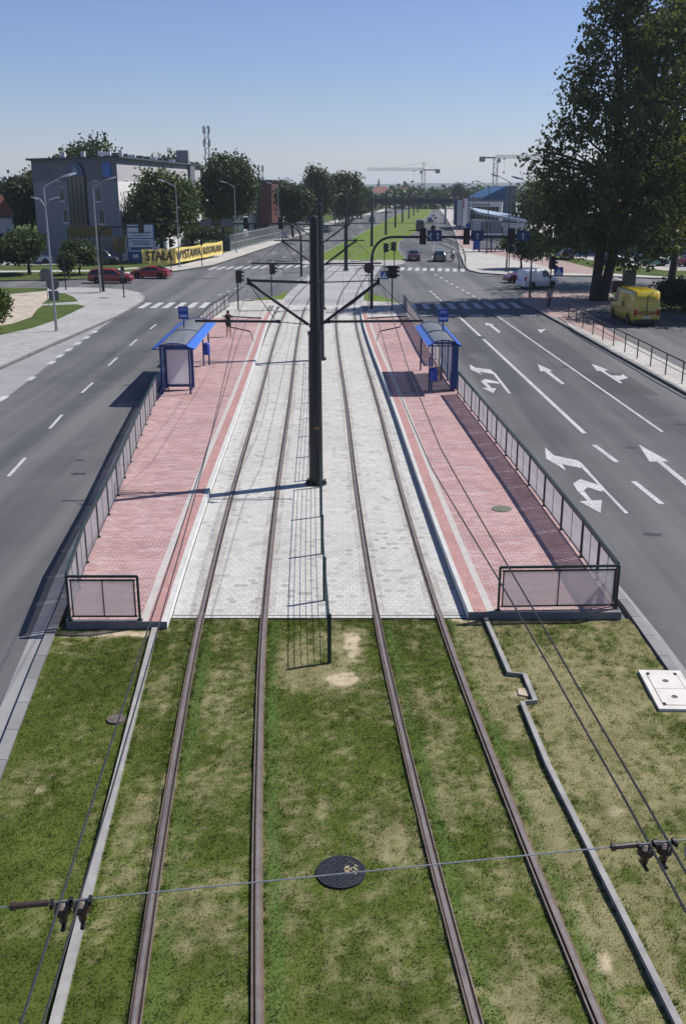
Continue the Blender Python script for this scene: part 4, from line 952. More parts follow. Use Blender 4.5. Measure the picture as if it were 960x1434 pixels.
# far bus shelter and kiosk
def box_shelter(loc, label, W, L, rz):
    root = empty('bus_shelter', loc, label, 'bus shelter', rz); hz = 2.45
    b = MB()
    for x in (-W/2, 0, W/2):
        for y in (-L/2, L/2): b.cbox((x,y,hz/2),(.1,.1,hz))
    b.build('frame', m_blued, root); MB().box(-W/2-.3,W/2+.3,-L/2-.35,L/2+.3,hz,hz+.14).build('roof', mat('shelter_roof', (.12,.14,.2), .5), root)
    MB().box(-W/2,W/2,L/2-.02,L/2+.02,.2,2.2).build('glass_wall', m_clear, root)
    MB().box(W/2-.06,W/2+.06,-L/2+.1,L/2-.1,.2,2.2).build('end_board', m_signblue, root)
    b = MB(); b.box(-W/2+.2,W/2-.3,L/2-.5,L/2-.15,.42,.48); b.box(-.5,-.4,L/2-.4,L/2-.2,0,.42); b.box(.6,.7,L/2-.4,L/2-.2,0,.42); b.build('bench', m_grey, root); return root
box_shelter((22.6,157,.12), 'dark blue bus shelter on the far right pavement', 3.6, 1.5, R(-4))
MB_ = MB(); MB_.cbox((0,0,1.3),(1.0,.25,1.9)); MB_.cbox((-.4,0,.2),(.1,.1,.4)); MB_.cbox((.4,0,.2),(.1,.1,.4)); o = MB_.build('advert_stand', m_signblue); o.location = (20.2,156,.12); tag(o, 'blue upright advert stand left of the far bus shelter', 'advert stand')

# ------------------------------------------------------------------ vehicles
def carpaint(name, c): return mat(name, c, .28, .0, var=.05, spec=.6, coat=.7)
m_tyre = mat('tyre', (.012,.012,.012), .9); m_rim = mat('rim', (.32,.33,.34), .35, .7); m_head = mat('headlight', (.6,.62,.65), .1); m_tail = mat('tail_light', (.32,.01,.008), .25); m_plateW = mat('number_plate', (.6,.6,.58), .5); m_trim = mat('black_trim', (.015,.015,.016), .55)
PROF = {  # y from rear, roof height, half width factor
 'hatch': (4.1, .86, [(0,.62,.80),(.06,.95,.93),(.35,1.30,.97),(.9,1.44,1),(1.6,1.47,1),(2.3,1.40,1),(3.05,.98,.99),(3.6,.88,.96),(4.0,.74,.88),(4.1,.55,.80)], (.35,2.3,3.05)),
 'sedan': (4.4, .87, [(0,.62,.80),(.08,.92,.93),(.7,1.0,.97),(1.25,1.34,1),(1.9,1.43,1),(2.6,1.36,1),(3.35,.97,.99),(3.95,.87,.96),(4.32,.72,.88),(4.4,.55,.80)], (1.25,2.6,3.35)),
 'estate': (4.45, .87, [(0,.62,.82),(.05,.98,.94),(.28,1.36,.98),(.9,1.47,1),(2.2,1.49,1),(2.75,1.41,1),(3.4,1.0,.99),(4.0,.88,.96),(4.37,.74,.88),(4.45,.55,.80)], (.28,2.75,3.4)),
 'coupe': (4.3, .87, [(0,.62,.80),(.08,.92,.93),(.45,1.0,.97),(1.35,1.30,1),(1.9,1.35,1),(2.4,1.28,1),(3.2,.94,.99),(3.85,.84,.96),(4.22,.70,.88),(4.3,.52,.80)], (1.35,2.4,3.2)),
 'minivan': (4.15, .86, [(0,.62,.92),(.04,1.3,.97),(.12,1.76,.98),(.8,1.82,1),(2.2,1.82,1),(2.65,1.72,1),(3.2,1.12,.99),(3.75,.98,.95),(4.08,.76,.88),(4.15,.55,.80)], (.12,2.65,3.2)),
 'van': (5.6, 1.0, [(0,.6,.95),(.03,1.6,.97),(.1,2.42,.96),(.8,2.50,1),(3.4,2.50,1),(3.95,2.40,1),(4.75,1.45,.99),(5.2,1.22,.95),(5.52,.90,.88),(5.6,.60,.80)], (.1,3.95,4.75)),
}
def vehicle(kind, loc, rz, paint_m, label, cat='car', group=None, name='parked_car', van_sides=False):
    L, hw, st, (yc0, yc1, yc2) = PROF[kind]; root = empty(name, loc, label, cat, rz, group)
    big = kind == 'van'; belt0 = 1.28 if big else (1.02 if kind == 'minivan' else .88); sill = .26 if not big else .34
    wr = .36 if big else .31; ax = (L*.20, L*.80)
    # dense stations
    ys = sorted(set([s[0] for s in st] + [L*i/40 for i in range(41)])); b = MB(); n = 9
    Zt = lambda y: lerp_tab([(s[0], s[1]) for s in st], y); Wf = lambda y: lerp_tab([(s[0], s[2]) for s in st], y)
    roofw = .90 if big else (.84 if kind == 'minivan' else .74)
    def ringp(y):
        z, w = Zt(y), Wf(y)*hw; belt = min(belt0, z-.02); t = ss(np.array(z-belt0), .0, .45); rw = w*(.93*(1-t) + roofw*t)
        sl_ = sill
        for a in ax:
            d = abs(y-a)
            if d < wr*1.18: sl_ = max(sl_, math.sqrt((wr*1.18)**2 - d*d) + wr)
        sl_ = min(sl_, belt-.06)
        half = [(w*.93, sl_), (w*.99, max(sl_+.01, .5)), (w, max(sl_+.03, belt*.8)), (w*.97, max(belt, sl_+.05)), (w*.97*.45+rw*.55, belt+(z-belt)*.55), (rw, z-.03), (rw*.8, z+.012), (0, z+.03)]
        return half
    vs = []; m_ = 8
    for y in ys:
        hlf = ringp(y); vs += [(x, y-L/2, z) for x, z in hlf] + [(-x, y-L/2, z) for x, z in hlf[-2::-1]]
    k = 15; fs = []
    for i in range(len(ys)-1):
        for j in range(k-1): fs.append((i*k+j, i*k+j+1, (i+1)*k+j+1, (i+1)*k+j))
    fs.append(tuple(range(k))[::1]); fs.append(tuple((len(ys)-1)*k+j for j in range(k-1,-1,-1)))
    b.add(vs, fs); body = b.build('body', paint_m, root, True)
    for p in body.data.polygons[-2:]: p.use_smooth = False
    u = MB(); u.box(-hw*.86, hw*.86, -L/2+.12, L/2-.15, .2, .55); u.build('underbody', m_trim, root)
    # glazing, proud of the body
    def sidez(y, f): h = ringp(y); a, c = h[3], h[5]; q = h[4]; return (a[0]+(q[0]-a[0])*f*2, a[1]+(q[1]-a[1])*f*2) if f < .5 else (q[0]+(c[0]-q[0])*(f-.5)*2, q[1]+(c[1]-q[1])*(f-.5)*2)
    spans = {'hatch': [(.55,1.55),(1.63,2.62)], 'sedan': [(1.05,1.95),(2.03,2.95)], 'estate': [(.35,1.05),(1.12,2.05),(2.13,3.05)], 'coupe': [(1.1,1.7),(1.78,2.85)], 'minivan': [(2.0,2.85)] if van_sides else [(.4,1.2),(1.28,2.05),(2.12,2.9)], 'van': [(3.55,4.35)]}[kind]
    for s in (-1, 1):
        for a, c in spans:
            q = MB(); m2 = 6; pts = []
            for i in range(m2+1):
                y = a+(c-a)*i/m2
                for f_ in (.12, .5, .88):
                    x, z = sidez(y, f_); pts.append((s*(x+.008), y-L/2, z))
            q.add(pts, [(i*3+j, i*3+j+1, i*3+3+j+1, i*3+3+j) if s < 0 else (i*3+3+j, i*3+3+j+1, i*3+j+1, i*3+j) for i in range(m2) for j in range(2)]); q.build('side_window', m_glass, root, True)
    def screen(y0, y1, nm, w=.86):
        q = MB(); pts = []
        for i in range(5):
            y = y0+(y1-y0)*i/4; h = ringp(y)
            for f_ in (-1, -.5, 0, .5, 1):
                a = abs(f_); X = h[5][0]*w*f_; Zz = h[7][1]+(h[6][1]-h[7][1])*min(1, a*w*1.1)
                d = (Zt(y+.02)-Zt(y-.02))/.04; nrm = Vector((0, -d, 1)).normalized()*.012
                pts.append((X, y-L/2+nrm.y, Zz+nrm.z))
        q.add(pts, [(i*5+j, i*5+j+1, i*5+6+j, i*5+5+j) if y1 > y0 else (i*5+5+j, i*5+6+j, i*5+j+1, i*5+j) for i in range(4) for j in range(4)]); q.build(nm, m_glass, root, True)
    screen(yc1+.06, yc2-.06, 'windscreen')
    if kind in ('hatch','sedan','estate','coupe'):
        r0 = {'hatch': (.09,.5), 'sedan': (.76,1.22), 'estate': (.06,.27), 'coupe': (.5,1.32)}[kind]; screen(r0[0], r0[1], 'rear_window')
    elif not van_sides:
        MB().box(-hw*.72,hw*.72,-L/2-.012,-L/2+.06,1.05 if not big else 1.4,1.5 if not big else 2.0).build('rear_window', m_glass, root)
    for s in (-1, 1):
        for a in ax:
            t = MB(); t.lathe([(wr*.6,-.10),(wr*.94,-.10),(wr,-.06),(wr,.06),(wr*.94,.10),(wr*.6,.10)], 20); t.xf(Matrix.Translation((s*(hw-.11), a-L/2, wr)) @ Matrix.Rotation(R(90),4,'Y')); w = t.build('wheel', m_tyre, root, False)
            t = MB(); t.lathe([(wr*.62,.0),(wr*.6,.04),(wr*.2,.05),(wr*.18,.07)], 12); t.xf(Matrix.Translation((s*(hw-.06), a-L/2, wr)) @ Matrix.Rotation(R(90*s),4,'Y')); t.build('rim', m_rim, w)
        q = MB(); q.cbox((s*hw*.72, L/2-.13, .66 if not big else .86),(.30,.16,.15)); q.build('headlight', m_head, root)
        q = MB(); q.cbox((s*hw*.82, -L/2+.03, .82 if not (big or kind=='minivan') else 1.0),(.2,.14,.16 if not (big or kind=='minivan') else .38)); q.build('tail_light', m_tail, root)
        q = MB(); q.cbox((s*(hw+.08), yc2-L/2-.25, belt0+.09),(.2,.10,.13)); q.build('mirror', m_trim, root)
    q = MB(); q.box(-hw*.88,hw*.88,-L/2-.07,-L/2+.06,.30,.52); q.build('rear_bumper', m_trim if big else paint_m, root)
    q = MB(); q.box(-hw*.82,hw*.82,L/2-.1,L/2+.04,.26,.48); q.build('front_bumper', m_trim if big else paint_m, root)
    MB().box(-.26,.26,-L/2-.085,-L/2-.072,.36 if not big else .62,.47 if not big else .73).build('number_plate', m_plateW, root)
    return root
red1 = carpaint('red_car_paint', (.22,.006,.008)); red2 = carpaint('bright_red_paint', (.27,.008,.009))
vehicle('estate', (-24.1,106.0,MARK), R(-88), red1, 'red estate car heading right across the left cross street', 'car', None, 'red_car')
vehicle('coupe', (-21.0,111.6,MARK), R(80), red2, 'red low car heading left, behind the red estate car', 'car', None, 'red_car')
vehicle('sedan', (9.65,139.6,0), R(-5), carpaint('maroon_paint', (.035,.012,.016)), 'dark maroon car waiting by the far zebra crossing, left lane', 'car', None, 'dark_car')
vehicle('hatch', (13.0,138.2,0), R(-5), carpaint('grey_green_paint', (.035,.055,.055)), 'grey green car beside the motorcyclist at the far zebra crossing', 'car', None, 'grey_car')
bt = vehicle('van', (17.6,236,0), R(-5), carpaint('dark_lorry_paint', (.06,.055,.06)), 'dark box van driving away on the far right carriageway', 'van', None, 'dark_van')
vehicle('hatch', (24.6,292,0), R(-5), carpaint('blue_car_paint', (.02,.035,.09)), 'small far dark blue car ahead of the dark van', 'car', None, 'far_car')
vehicle('hatch', (29.0,330,0), R(-5), carpaint('silver_paint', (.3,.31,.33)), 'tiny silver car at the far end of the right carriageway', 'car', None, 'far_car')
vehicle('sedan', (-3.6,228,0), R(174), carpaint('black_paint', (.02,.02,.024)), 'oncoming dark car beside the masts on the left carriageway', 'car', None, 'oncoming_car')
vehicle('hatch', (8.4,300,0), R(174), carpaint('navy_paint', (.02,.025,.05)), 'small far oncoming car on the left carriageway', 'car', None, 'oncoming_car')
vehicle('minivan', (19.2,100.6,MARK), R(-62), carpaint('white_van_paint', (.74,.74,.74)), 'white delivery van turning into the right cross street', 'van', None, 'white_van', True)
vehicle('hatch', (18.9,106.6,MARK), R(105), carpaint('dark_red_paint', (.10,.010,.018)), 'dark red car half hidden behind the white van', 'car', None, 'dark_red_car')
m_yel = carpaint('yellow_van_paint', (.45,.335,.007))
yv = vehicle('van', (21.15,73.6,.13), R(3), m_yel, 'yellow high roof delivery van parked in the shade of the poplar', 'van', None, 'yellow_van', True)
b = MB(); b.box(-.85,.85,-2.825,-2.812,1.02,1.06); b.box(-.02,.02,-2.825,-2.812,.6,2.2); b.build('door_seam', m_trim, yv)
b = MB(); b.cbox((.45,-2.83,.92),(.75,.02,.10)); b.cbox((-.45,-2.83,.92),(.6,.02,.10)); b.build('red_stripe', mat('faded_red', (.25,.05,.03), .5), yv)
b = MB(); b.cbox((-1.006,-.55,1.5),(.012,.34,.12)); b.cbox((-1.006,-.42,1.32),(.012,.12,.22)); b.cbox((-1.006,-.72,1.25),(.012,.12,.12)); b.build('black_emblem', m_trim, yv)
parked = [('hatch',(47.5,124.5),R(-75),'silver_paint',(.42,.44,.45),'silver hatchback parked at the edge of the right car park'),('sedan',(43.5,127.5),R(-80),'wine_paint',(.16,.012,.02),'wine red car parked left of the silver hatchback'),('hatch',(52.5,127),R(-70),'scarlet_paint',(.33,.012,.012),'red car parked at the far right of the car park'),
  ('hatch',(38.5,128),R(-80),'teal_paint',(.05,.16,.17),'teal car parked under the poplar branches'),('sedan',(49,133),R(-80),'white_car_paint',(.68,.68,.68),'white car in the second row of the car park'),('hatch',(54.5,134),R(-80),'pale_car_paint',(.5,.52,.52),'pale grey car in the second row of the car park'),('hatch',(34,130),R(-80),'graphite_paint',(.05,.05,.055),'graphite car parked left of the teal one'),
  ('hatch',(30.5,140),R(-8),'black_paint',(.02,.02,.024),'black car parked beside the small tree on the far right')]
for k, (x, y), rz, nm, c, lb in parked: vehicle(k, (x,y,.13), rz, carpaint(nm, c), lb, 'car', 'cars parked on the right', 'parked_car')
for k, (x, y), rz, nm, c, lb in (('minivan',(-30.5,130),R(-80),'charcoal_paint',(.03,.032,.035),'charcoal van parked before the grey building'),('hatch',(-49,131),R(-85),'white_car_paint',(.68,.68,.68),'white car parked at the left edge of the picture'),('hatch',(-39.5,132.5),R(-88),'pale_car_paint',(.5,.52,.52),'pale grey car parked before the grey building')):
    vehicle(k, (x,y,.13), rz, carpaint(nm, c), lb, 'car', 'cars parked on the left', 'parked_car')

# motorcycle
mc = empty('motorcycle', (14.75,138.0,0), 'dark motorcycle beside the grey green car', 'motorcycle', R(-5))
for y in (-.7,.72):
    t = MB(); t.lathe([(.2,-.06),(.29,-.06),(.31,0),(.29,.06),(.2,.06)], 18); t.xf(Matrix.Translation((0,y,.31)) @ Matrix.Rotation(R(90),4,'Y')); t.build('wheel', m_tyre, mc)
b = MB(); b.tube([(0,-.7,.35),(0,-.2,.45),(0,.3,.5),(0,.72,.31)], [.05,.14,.13,.04], 8); b.tube([(0,-.05,.72),(0,.35,.85),(0,.5,.72)], [.1,.16,.08], 8); b.build('body', m_trim, mc)
b = MB(); b.tube([(0,-.75,.80),(0,-.35,.78),(0,-.05,.78)], [.06,.13,.10], 8); b.build('seat', m_black, mc)
b = MB(); b.tube([(-.36,.42,1.05),(0,.52,1.0),(.36,.42,1.05)], .02, 6); b.tube([(0,.52,1.0),(0,.72,.31)], .035, 6); b.build('handlebar', m_steel, mc)
MB().cbox((0,-.9,.72),(.16,.06,.08)).build('tail_light', m_tail, mc)

# ------------------------------------------------------------------ people
m_skin = mat('skin', (.36,.20,.14), .6); m_hair = mat('dark_hair', (.012,.010,.009), .7)
def figure(loc, label, rz, J, parts, nm='person'):
    root = empty(nm, loc, label, 'person', rz)
    def skin_mesh(name, verts, edges, rad, m, sub=2):
        me = bpy.data.meshes.new(name); me.from_pydata(verts, edges, []); o = bpy.data.objects.new(name, me); COL.objects.link(o)
        md = o.modifiers.new('s', 'SKIN'); md.use_smooth_shade = True
        for i, r in enumerate(rad): me.skin_vertices[0].data[i].radius = r if isinstance(r, tuple) else (r, r); me.skin_vertices[0].data[i].use_root = i == 0
        sd = o.modifiers.new('d', 'SUBSURF'); sd.levels = sub; sd.render_levels = sub
        bpy.context.view_layer.update(); m2 = bpy.data.meshes.new_from_object(o.evaluated_get(bpy.context.evaluated_depsgraph_get())); bpy.data.objects.remove(o)
        m2.materials.clear(); return link(name, m2, m, root)
    keys = list(J); ix = {k: i for i, k in enumerate(keys)}
    E_ = [('pelvis','waist'),('waist','chest'),('chest','neck'),('neck','jaw'),('jaw','crown')]
    for s in 'lr':
        E_ += [('chest','sh'+s),('sh'+s,'el'+s),('el'+s,'wr'+s),('wr'+s,'hand'+s),('pelvis','hip'+s),('hip'+s,'kn'+s),('kn'+s,'an'+s),('an'+s,'toe'+s)]
    RAD = dict(pelvis=(.15,.11), waist=(.13,.10), chest=(.16,.115), neck=.052, jaw=(.078,.09), crown=(.075,.085))
    for s in 'lr': RAD.update({'sh'+s:.062,'el'+s:.044,'wr'+s:.03,'hand'+s:(.035,.022),'hip'+s:.085,'kn'+s:.058,'an'+s:.038,'toe'+s:(.04,.03)})
    body = skin_mesh('body', [J[k] for k in keys], [(ix[a], ix[b]) for a, b in E_], [RAD[k] for k in keys], m_skin)
    # fingers
    fb = MB()
    for s in 'lr':
        w, h = Vector(J['wr'+s]), Vector(J['hand'+s]); d = (h-w).normalized(); sd = Vector((0,1,0)) - d*d.y; sd.normalize()
        for i, (o_, l) in enumerate(((-.027,.062),(-.009,.075),(.009,.07),(.026,.055))):
            p = h + sd*o_; fb.tube([p-d*.02, p+d*l*.5, p+d*l+Vector((0,.012,-.004))], [.010,.009,.007], 6)
        p = w + sd*.02; fb.tube([p, p+sd*.03+d*.035, p+sd*.035+d*.07], [.011,.010,.008], 6)
    fb.build('fingers', m_skin, body, True)
    hb = MB(); c = Vector(J['crown']); j = Vector(J['jaw'])
    fc = (c+j)/2
    e = MB()
    for s in (-1, 1): e.lathe([(.004,-.006),(.011,0),(.004,.006)], 8, (fc.x+s*.03, fc.y+.082, fc.z)); e.lathe([(.006,-.03),(.016,0),(.006,.03)], 8, (fc.x+s*.082, fc.y-.005, fc.z-.01))
    e.lathe([(.013,-.02),(.007,.02)], 6, (fc.x, fc.y+.092, fc.z-.025)); e.cbox((fc.x, fc.y+.085, fc.z-.06),(.045,.008,.008)); e.build('face', mat('face_detail', (.26,.13,.09), .6), body)
    for nme, verts, edges, rad, m in parts: skin_mesh(nme, verts, edges, rad, m)
    return root
def stand(sw=.0, arm=.0, el=(0,0,0)):
    J = dict(pelvis=(0,0,.96), waist=(0,0,1.12), chest=(0,0,1.36), neck=(0,.01,1.49), jaw=(0,.02,1.57), crown=(0,.015,1.67))
    for s, q in (('l',-1),('r',1)):
        J.update({'sh'+s:(q*.185,0,1.40),'el'+s:(q*(.24+arm),-.02,1.13),'wr'+s:(q*.25,.04,.90),'hand'+s:(q*.25,.06,.83),'hip'+s:(q*.095,0,.90),'kn'+s:(q*.10,q*sw*.5+.02,.50),'an'+s:(q*.10,q*sw-.01,.09),'toe'+s:(q*.115,q*sw+.13,.035)})
    return J
J = stand(.04); J['elr'] = (.30,.06,1.17); J['wrr'] = (.20,.26,1.26); J['handr'] = (.17,.31,1.32)
dress = mat('black_dress', (.010,.012,.011), .85)
figure((-7.4,65.0,.255), 'dark haired woman in a short black dress standing on the left platform, seen from behind', R(-25), J,
  [('dress', [(0,0,1.43),(0,0,1.3),(0,0,1.12),(0,0,.97),(0,-.0,.62)], [(0,1),(1,2),(2,3),(3,4)], [(.135,.09),(.185,.135),(.155,.125),(.19,.15),(.235,.19)], dress),
   ('sleeve', [(-.15,0,1.41),(-.22,-.01,1.30)], [(0,1)], [.075,.07], dress), ('sleeve', [(.15,0,1.41),(.24,.02,1.31)], [(0,1)], [.075,.07], dress),
   ('hair', [(0,-.015,1.70),(0,-.03,1.64),(0,-.05,1.56),(0,-.05,1.49)], [(0,1),(1,2),(2,3)], [(.07,.08),(.098,.10),(.09,.07),(.06,.04)], m_hair),
   ('bag', [(-.24,-.02,1.10),(-.25,-.02,.92)], [(0,1)], [(.05,.13),(.06,.15)], m_hair)])
J = stand(.12)
shirt = mat('grey_shirt', (.22,.24,.25), .85); trous = mat('dark_trousers', (.05,.045,.04), .85)
figure((16.6,81.6,.125), 'man in a grey shirt and dark trousers at the shaded right corner', R(20), J,
  [('shirt', [(0,0,1.45),(0,0,1.32),(0,0,1.1),(0,0,.90)], [(0,1),(1,2),(2,3)], [(.14,.09),(.20,.145),(.175,.14),(.18,.145)], shirt),
   ('sleeve', [(-.16,0,1.42),(-.23,-.01,1.25)], [(0,1)], [.078,.068], shirt), ('sleeve', [(.16,0,1.42),(.23,-.01,1.25)], [(0,1)], [.078,.068], shirt),
   ('trousers', [(0,0,.95),(0,0,.86),(-.1,-.05,.5),(-.1,-.12,.10),(.1,.07,.5),(.1,.11,.10)], [(0,1),(1,2),(2,3),(1,4),(4,5)], [(.175,.135),(.165,.13),.085,.07,.085,.07], trous),
   ('hair', [(0,-.01,1.71),(0,-.03,1.63)], [(0,1)], [(.07,.08),(.088,.085)], m_hair)])
J = dict(pelvis=(0,-.3,.86), waist=(0,-.24,1.02), chest=(0,-.08,1.26), neck=(0,-.02,1.38), jaw=(0,.02,1.46), crown=(0,.03,1.56))
for s, q in (('l',-1),('r',1)): J.update({'sh'+s:(q*.185,-.06,1.30),'el'+s:(q*.32,.12,1.14),'wr'+s:(q*.34,.36,1.08),'hand'+s:(q*.34,.42,1.07),'hip'+s:(q*.11,-.26,.82),'kn'+s:(q*.24,.14,.66),'an'+s:(q*.2,-.06,.32),'toe'+s:(q*.21,.07,.28)})
jk = mat('pale_jacket', (.42,.44,.46), .7)
figure((14.75,138.0,0), 'motorcyclist in a pale jacket and dark helmet beside the grey green car', R(-5), J,
  [('jacket', [(0,-.03,1.36),(0,-.09,1.25),(0,-.24,1.02),(0,-.3,.88)], [(0,1),(1,2),(2,3)], [(.14,.1),(.215,.16),(.19,.155),(.19,.16)], jk),
   ('sleeve', [(-.17,-.06,1.31),(-.32,.12,1.14),(-.34,.32,1.09)], [(0,1),(1,2)], [.085,.065,.05], jk), ('sleeve', [(.17,-.06,1.31),(.32,.12,1.14),(.34,.32,1.09)], [(0,1),(1,2)], [.085,.065,.05], jk),
   ('trousers', [(0,-.3,.88),(-.13,-.22,.82),(-.24,.14,.66),(-.2,-.06,.36),(.13,-.22,.82),(.24,.14,.66),(.2,-.06,.36)], [(0,1),(1,2),(2,3),(0,4),(4,5),(5,6)], [(.17,.14),.11,.085,.065,.11,.085,.065], trous),
   ('helmet', [(0,.02,1.62),(0,.02,1.47)], [(0,1)], [(.11,.12),(.14,.15)], m_black)])

# ------------------------------------------------------------------ trees
L_dark = leaf_mat('leaf_dark', (.015,.028,.011), (.060,.082,.025), .4)
L_mid = leaf_mat('leaf_mid', (.018,.034,.010), (.060,.088,.024), .4)
L_pine = leaf_mat('leaf_pine', (.026,.050,.016), (.085,.115,.030), .6, .3)
L_pop = leaf_mat('leaf_poplar', (.026,.040,.016), (.175,.18,.065), .55, .42)
L_light = leaf_mat('leaf_light', (.040,.062,.014), (.11,.14,.035), .6)
def leaves(lobes, nclump, per, crad, leaf, seed, shell=.5, flat=.75, up=.3):
    r = np.random.default_rng(seed); w = np.array([l[3]*l[4]*l[5] for l in lobes])**.75; w /= w.sum()
    ci = r.choice(len(lobes), nclump, p=w); Lb = np.array(lobes)[ci]
    d = r.normal(size=(nclump,3)); d /= np.linalg.norm(d, axis=1)[:,None]
    rad = (shell + (1-shell)*r.random(nclump)**.6)*r.uniform(.82,1.14,nclump)
    cc = Lb[:,:3] + d*Lb[:,3:6]*rad[:,None]
    cs = crad*r.uniform(.55,1.35,nclump); pn = np.maximum(3, (per*r.uniform(.5,1.4,nclump)).astype(int)); ii = np.repeat(np.arange(nclump), pn); n = len(ii)
    off = r.normal(size=(n,3)); off /= np.maximum(1, np.linalg.norm(off,axis=1)/1.7)[:,None]
    p = cc[ii] + off*cs[ii][:,None]*np.array([1,1,flat])
    nr = r.normal(size=(n,3)) + np.array([0,0,up]) + .5*d[ii]; nr /= np.linalg.norm(nr,axis=1)[:,None]
    t = np.cross(nr, r.normal(size=(n,3))); t /= np.linalg.norm(t,axis=1)[:,None]; b = np.cross(nr, t)
    s = leaf*r.uniform(.55,1.3,n)[:,None]
    V = np.stack([p - t*s*.5, p + b*s*.32 + nr*s*.05, p + t*s*.5, p - b*s*.32 - nr*s*.04], 1)
    return V.reshape(-1,3)
def limbs(base_r, h, lobes, seed, n=9, stems=((0,0),), lean=(0,0)):
    r = random.Random(seed); b = MB()
    for sx, sy in stems:
        top = (lean[0]+sx*2.2, lean[1]+sy*2.2, h*.9); pts = [(sx*.35, sy*.35, -.05), (sx*.5, sy*.5, .5)] + [(sx*.5+(top[0]-sx*.5)*t+r.uniform(-.2,.2), sy*.5+(top[1]-sy*.5)*t+r.uniform(-.2,.2), .5+(top[2]-.5)*t) for t in (.2,.4,.6,.8,1)]
        b.tube(pts, [base_r*1.35, base_r, base_r*.85, base_r*.65, base_r*.45, base_r*.28, base_r*.1], 9)
        for i in range(n):
            l = r.choice(lobes); k = r.randint(3, 6); p0 = Vector(pts[k]); d = Vector((r.gauss(0,1), r.gauss(0,1), r.gauss(.3,.6))).normalized()
            e = Vector(l[:3]) + Vector((d.x*l[3], d.y*l[4], d.z*l[5]))*.85
            while e.z < p0.z + .3 and k > 3: k -= 1; p0 = Vector(pts[k])
            if e.z < p0.z - .6: continue
            m1 = p0.lerp(e, .5) + Vector((r.uniform(-.3,.3), r.uniform(-.3,.3), r.uniform(0,.5)))
            b.tube([p0, m1, e], [base_r*(.42-.05*k), base_r*.18, .015+base_r*.03], 6)
    return b
def tree(name, label, base, lobes, m, seed, nclump, per, crad, leaf, trunk_r, h, group=None, stems=((0,0),), lean=(0,0), shell=.5, up=.3, cat='tree', nl=9):
    root = empty(name, base, label, cat, 0, group)
    limbs(trunk_r, h, lobes, seed, nl, stems, lean).build('trunk', m_bark, root, True)
    quads('crown', leaves(lobes, nclump, per, crad, leaf, seed, shell, .75, up), m, root); return root
def lobed(c, r3, k, seed, spread=.62, size=(.38,.62)):
    r = random.Random(seed); out = [(c[0],c[1],c[2],r3[0]*.72,r3[1]*.72,r3[2]*.76)]
    for i in range(k):
        a = 2*math.pi*(i+r.random()*.7)/k; v = r.uniform(-.75,.85); q = math.sqrt(max(0,1-v*v)); f = r.uniform(*size)
        out.append((c[0]+math.cos(a)*q*r3[0]*spread, c[1]+math.sin(a)*q*r3[1]*spread, c[2]+v*r3[2]*spread, r3[0]*f, r3[1]*f, r3[2]*f))
    return out
def tree_px(name, label, bpx, top, left, right, bottom, m, seed, group=None, n=900, per=14, leaf=.42, crad=.75, k=9, tr=.22, depth=1.0, up=.3, Yd=None, cat='tree'):
    X, Y = G(*bpx) if Yd is None else at(bpx[0], bpx[1], Yd)[:2]
    z1 = at(0, top, Y)[2]; z0 = max(.3, at(0, bottom, Y)[2]); xl, xr = at(left, (top+bottom)/2, Y)[0], at(right, (top+bottom)/2, Y)[0]
    c = ((xl+xr)/2-X, 0, (z0+z1)/2); q_ = crad*.55; r3 = ((xr-xl)/2-q_, ((xr-xl)/2-q_)*depth, (z1-z0)/2-q_)
    return tree(name, label, (X, Y, .1), lobed(c, r3, k, seed), m, seed, n, per, crad, leaf, tr, z1*.8, group, lean=(c[0]*.6, 0), up=up, cat=cat)
# the poplar at the right
pl = [(2.4,2,15.0,4.6,5.2,7.5),(0,1,8,5.6,5,3.8),(-2.6,-.5,6.2,4.2,3.6,2.7),(3.3,-.5,5.4,4.8,3.6,2.7),(3.6,2.5,23.0,3.9,5,5.5),(-5.7,.6,11.6,1.4,1.4,1.1),(-3.8,.5,9.6,2.6,2.6,2.2),(-3.2,1,13.6,2.2,2.4,1.9),(-2.4,1.5,16.8,1.9,2.2,1.8),(-1.6,1.5,19.6,1.8,2.2,1.7),(-.9,1.5,22.4,1.8,2.2,1.7),(.3,2,25.2,1.9,2.4,2.0),(3.0,2,28.5,3.6,3,2.6),(7.4,3,10,3.6,4.4,3.6),(8.6,3,15,2.8,4,2.8),(8.2,3.5,20,2.8,4,2.6),(7.2,3,24.5,2.6,3,2.4),(4,-2.4,11.5,3.0,2.2,2.6),(1.2,-3.2,15.5,2.2,2,2.0),(5.0,-2.4,17.5,2.2,2,2.0),(2.6,-2.4,20.8,2.0,2,1.8),(5.6,-1.8,22.5,1.9,2,1.8),(-.5,-3.2,10.0,2.4,2,1.8)]
tree('poplar_tree', 'huge dark poplar with a forked trunk behind the yellow van', (22.2,87.9,.1), pl, L_pop, 5, 2600, 24, .50, .37, .46, 27, None, ((-.8,0),(.8,.3)), (3,1.5), .38, .2, nl=44)
tree('poplar_tree', 'tall pale leaved tree at the right edge, behind the huge poplar', (33.5,104,.1), lobed((.6,0,14.5),(6.5,6,13),12,14), L_light, 15, 640, 18, .7, .42, .4, 24, nl=16)
tree('broadleaf_tree', 'tree just beyond the right edge, shading the yellow van', (33.8,79,.1), lobed((0,0,10),(6.2,6.6,6.0),10,24), L_mid, 25, 900, 18, .9, .5, .35, 14)
tree_px('small_tree', 'small dark tree beside the lamp post, left of the poplar', (729,378), 318, 702, 776, 368, L_dark, 31, None, 620, 14, .36, .6, 8, .13)
tree_px('broadleaf_tree', 'pale green tree behind the blue building, left of the poplar', (752,335), 252, 716, 800, 322, L_light, 32, None, 700, 12, .6, 1.0, 9, .25, Yd=195)
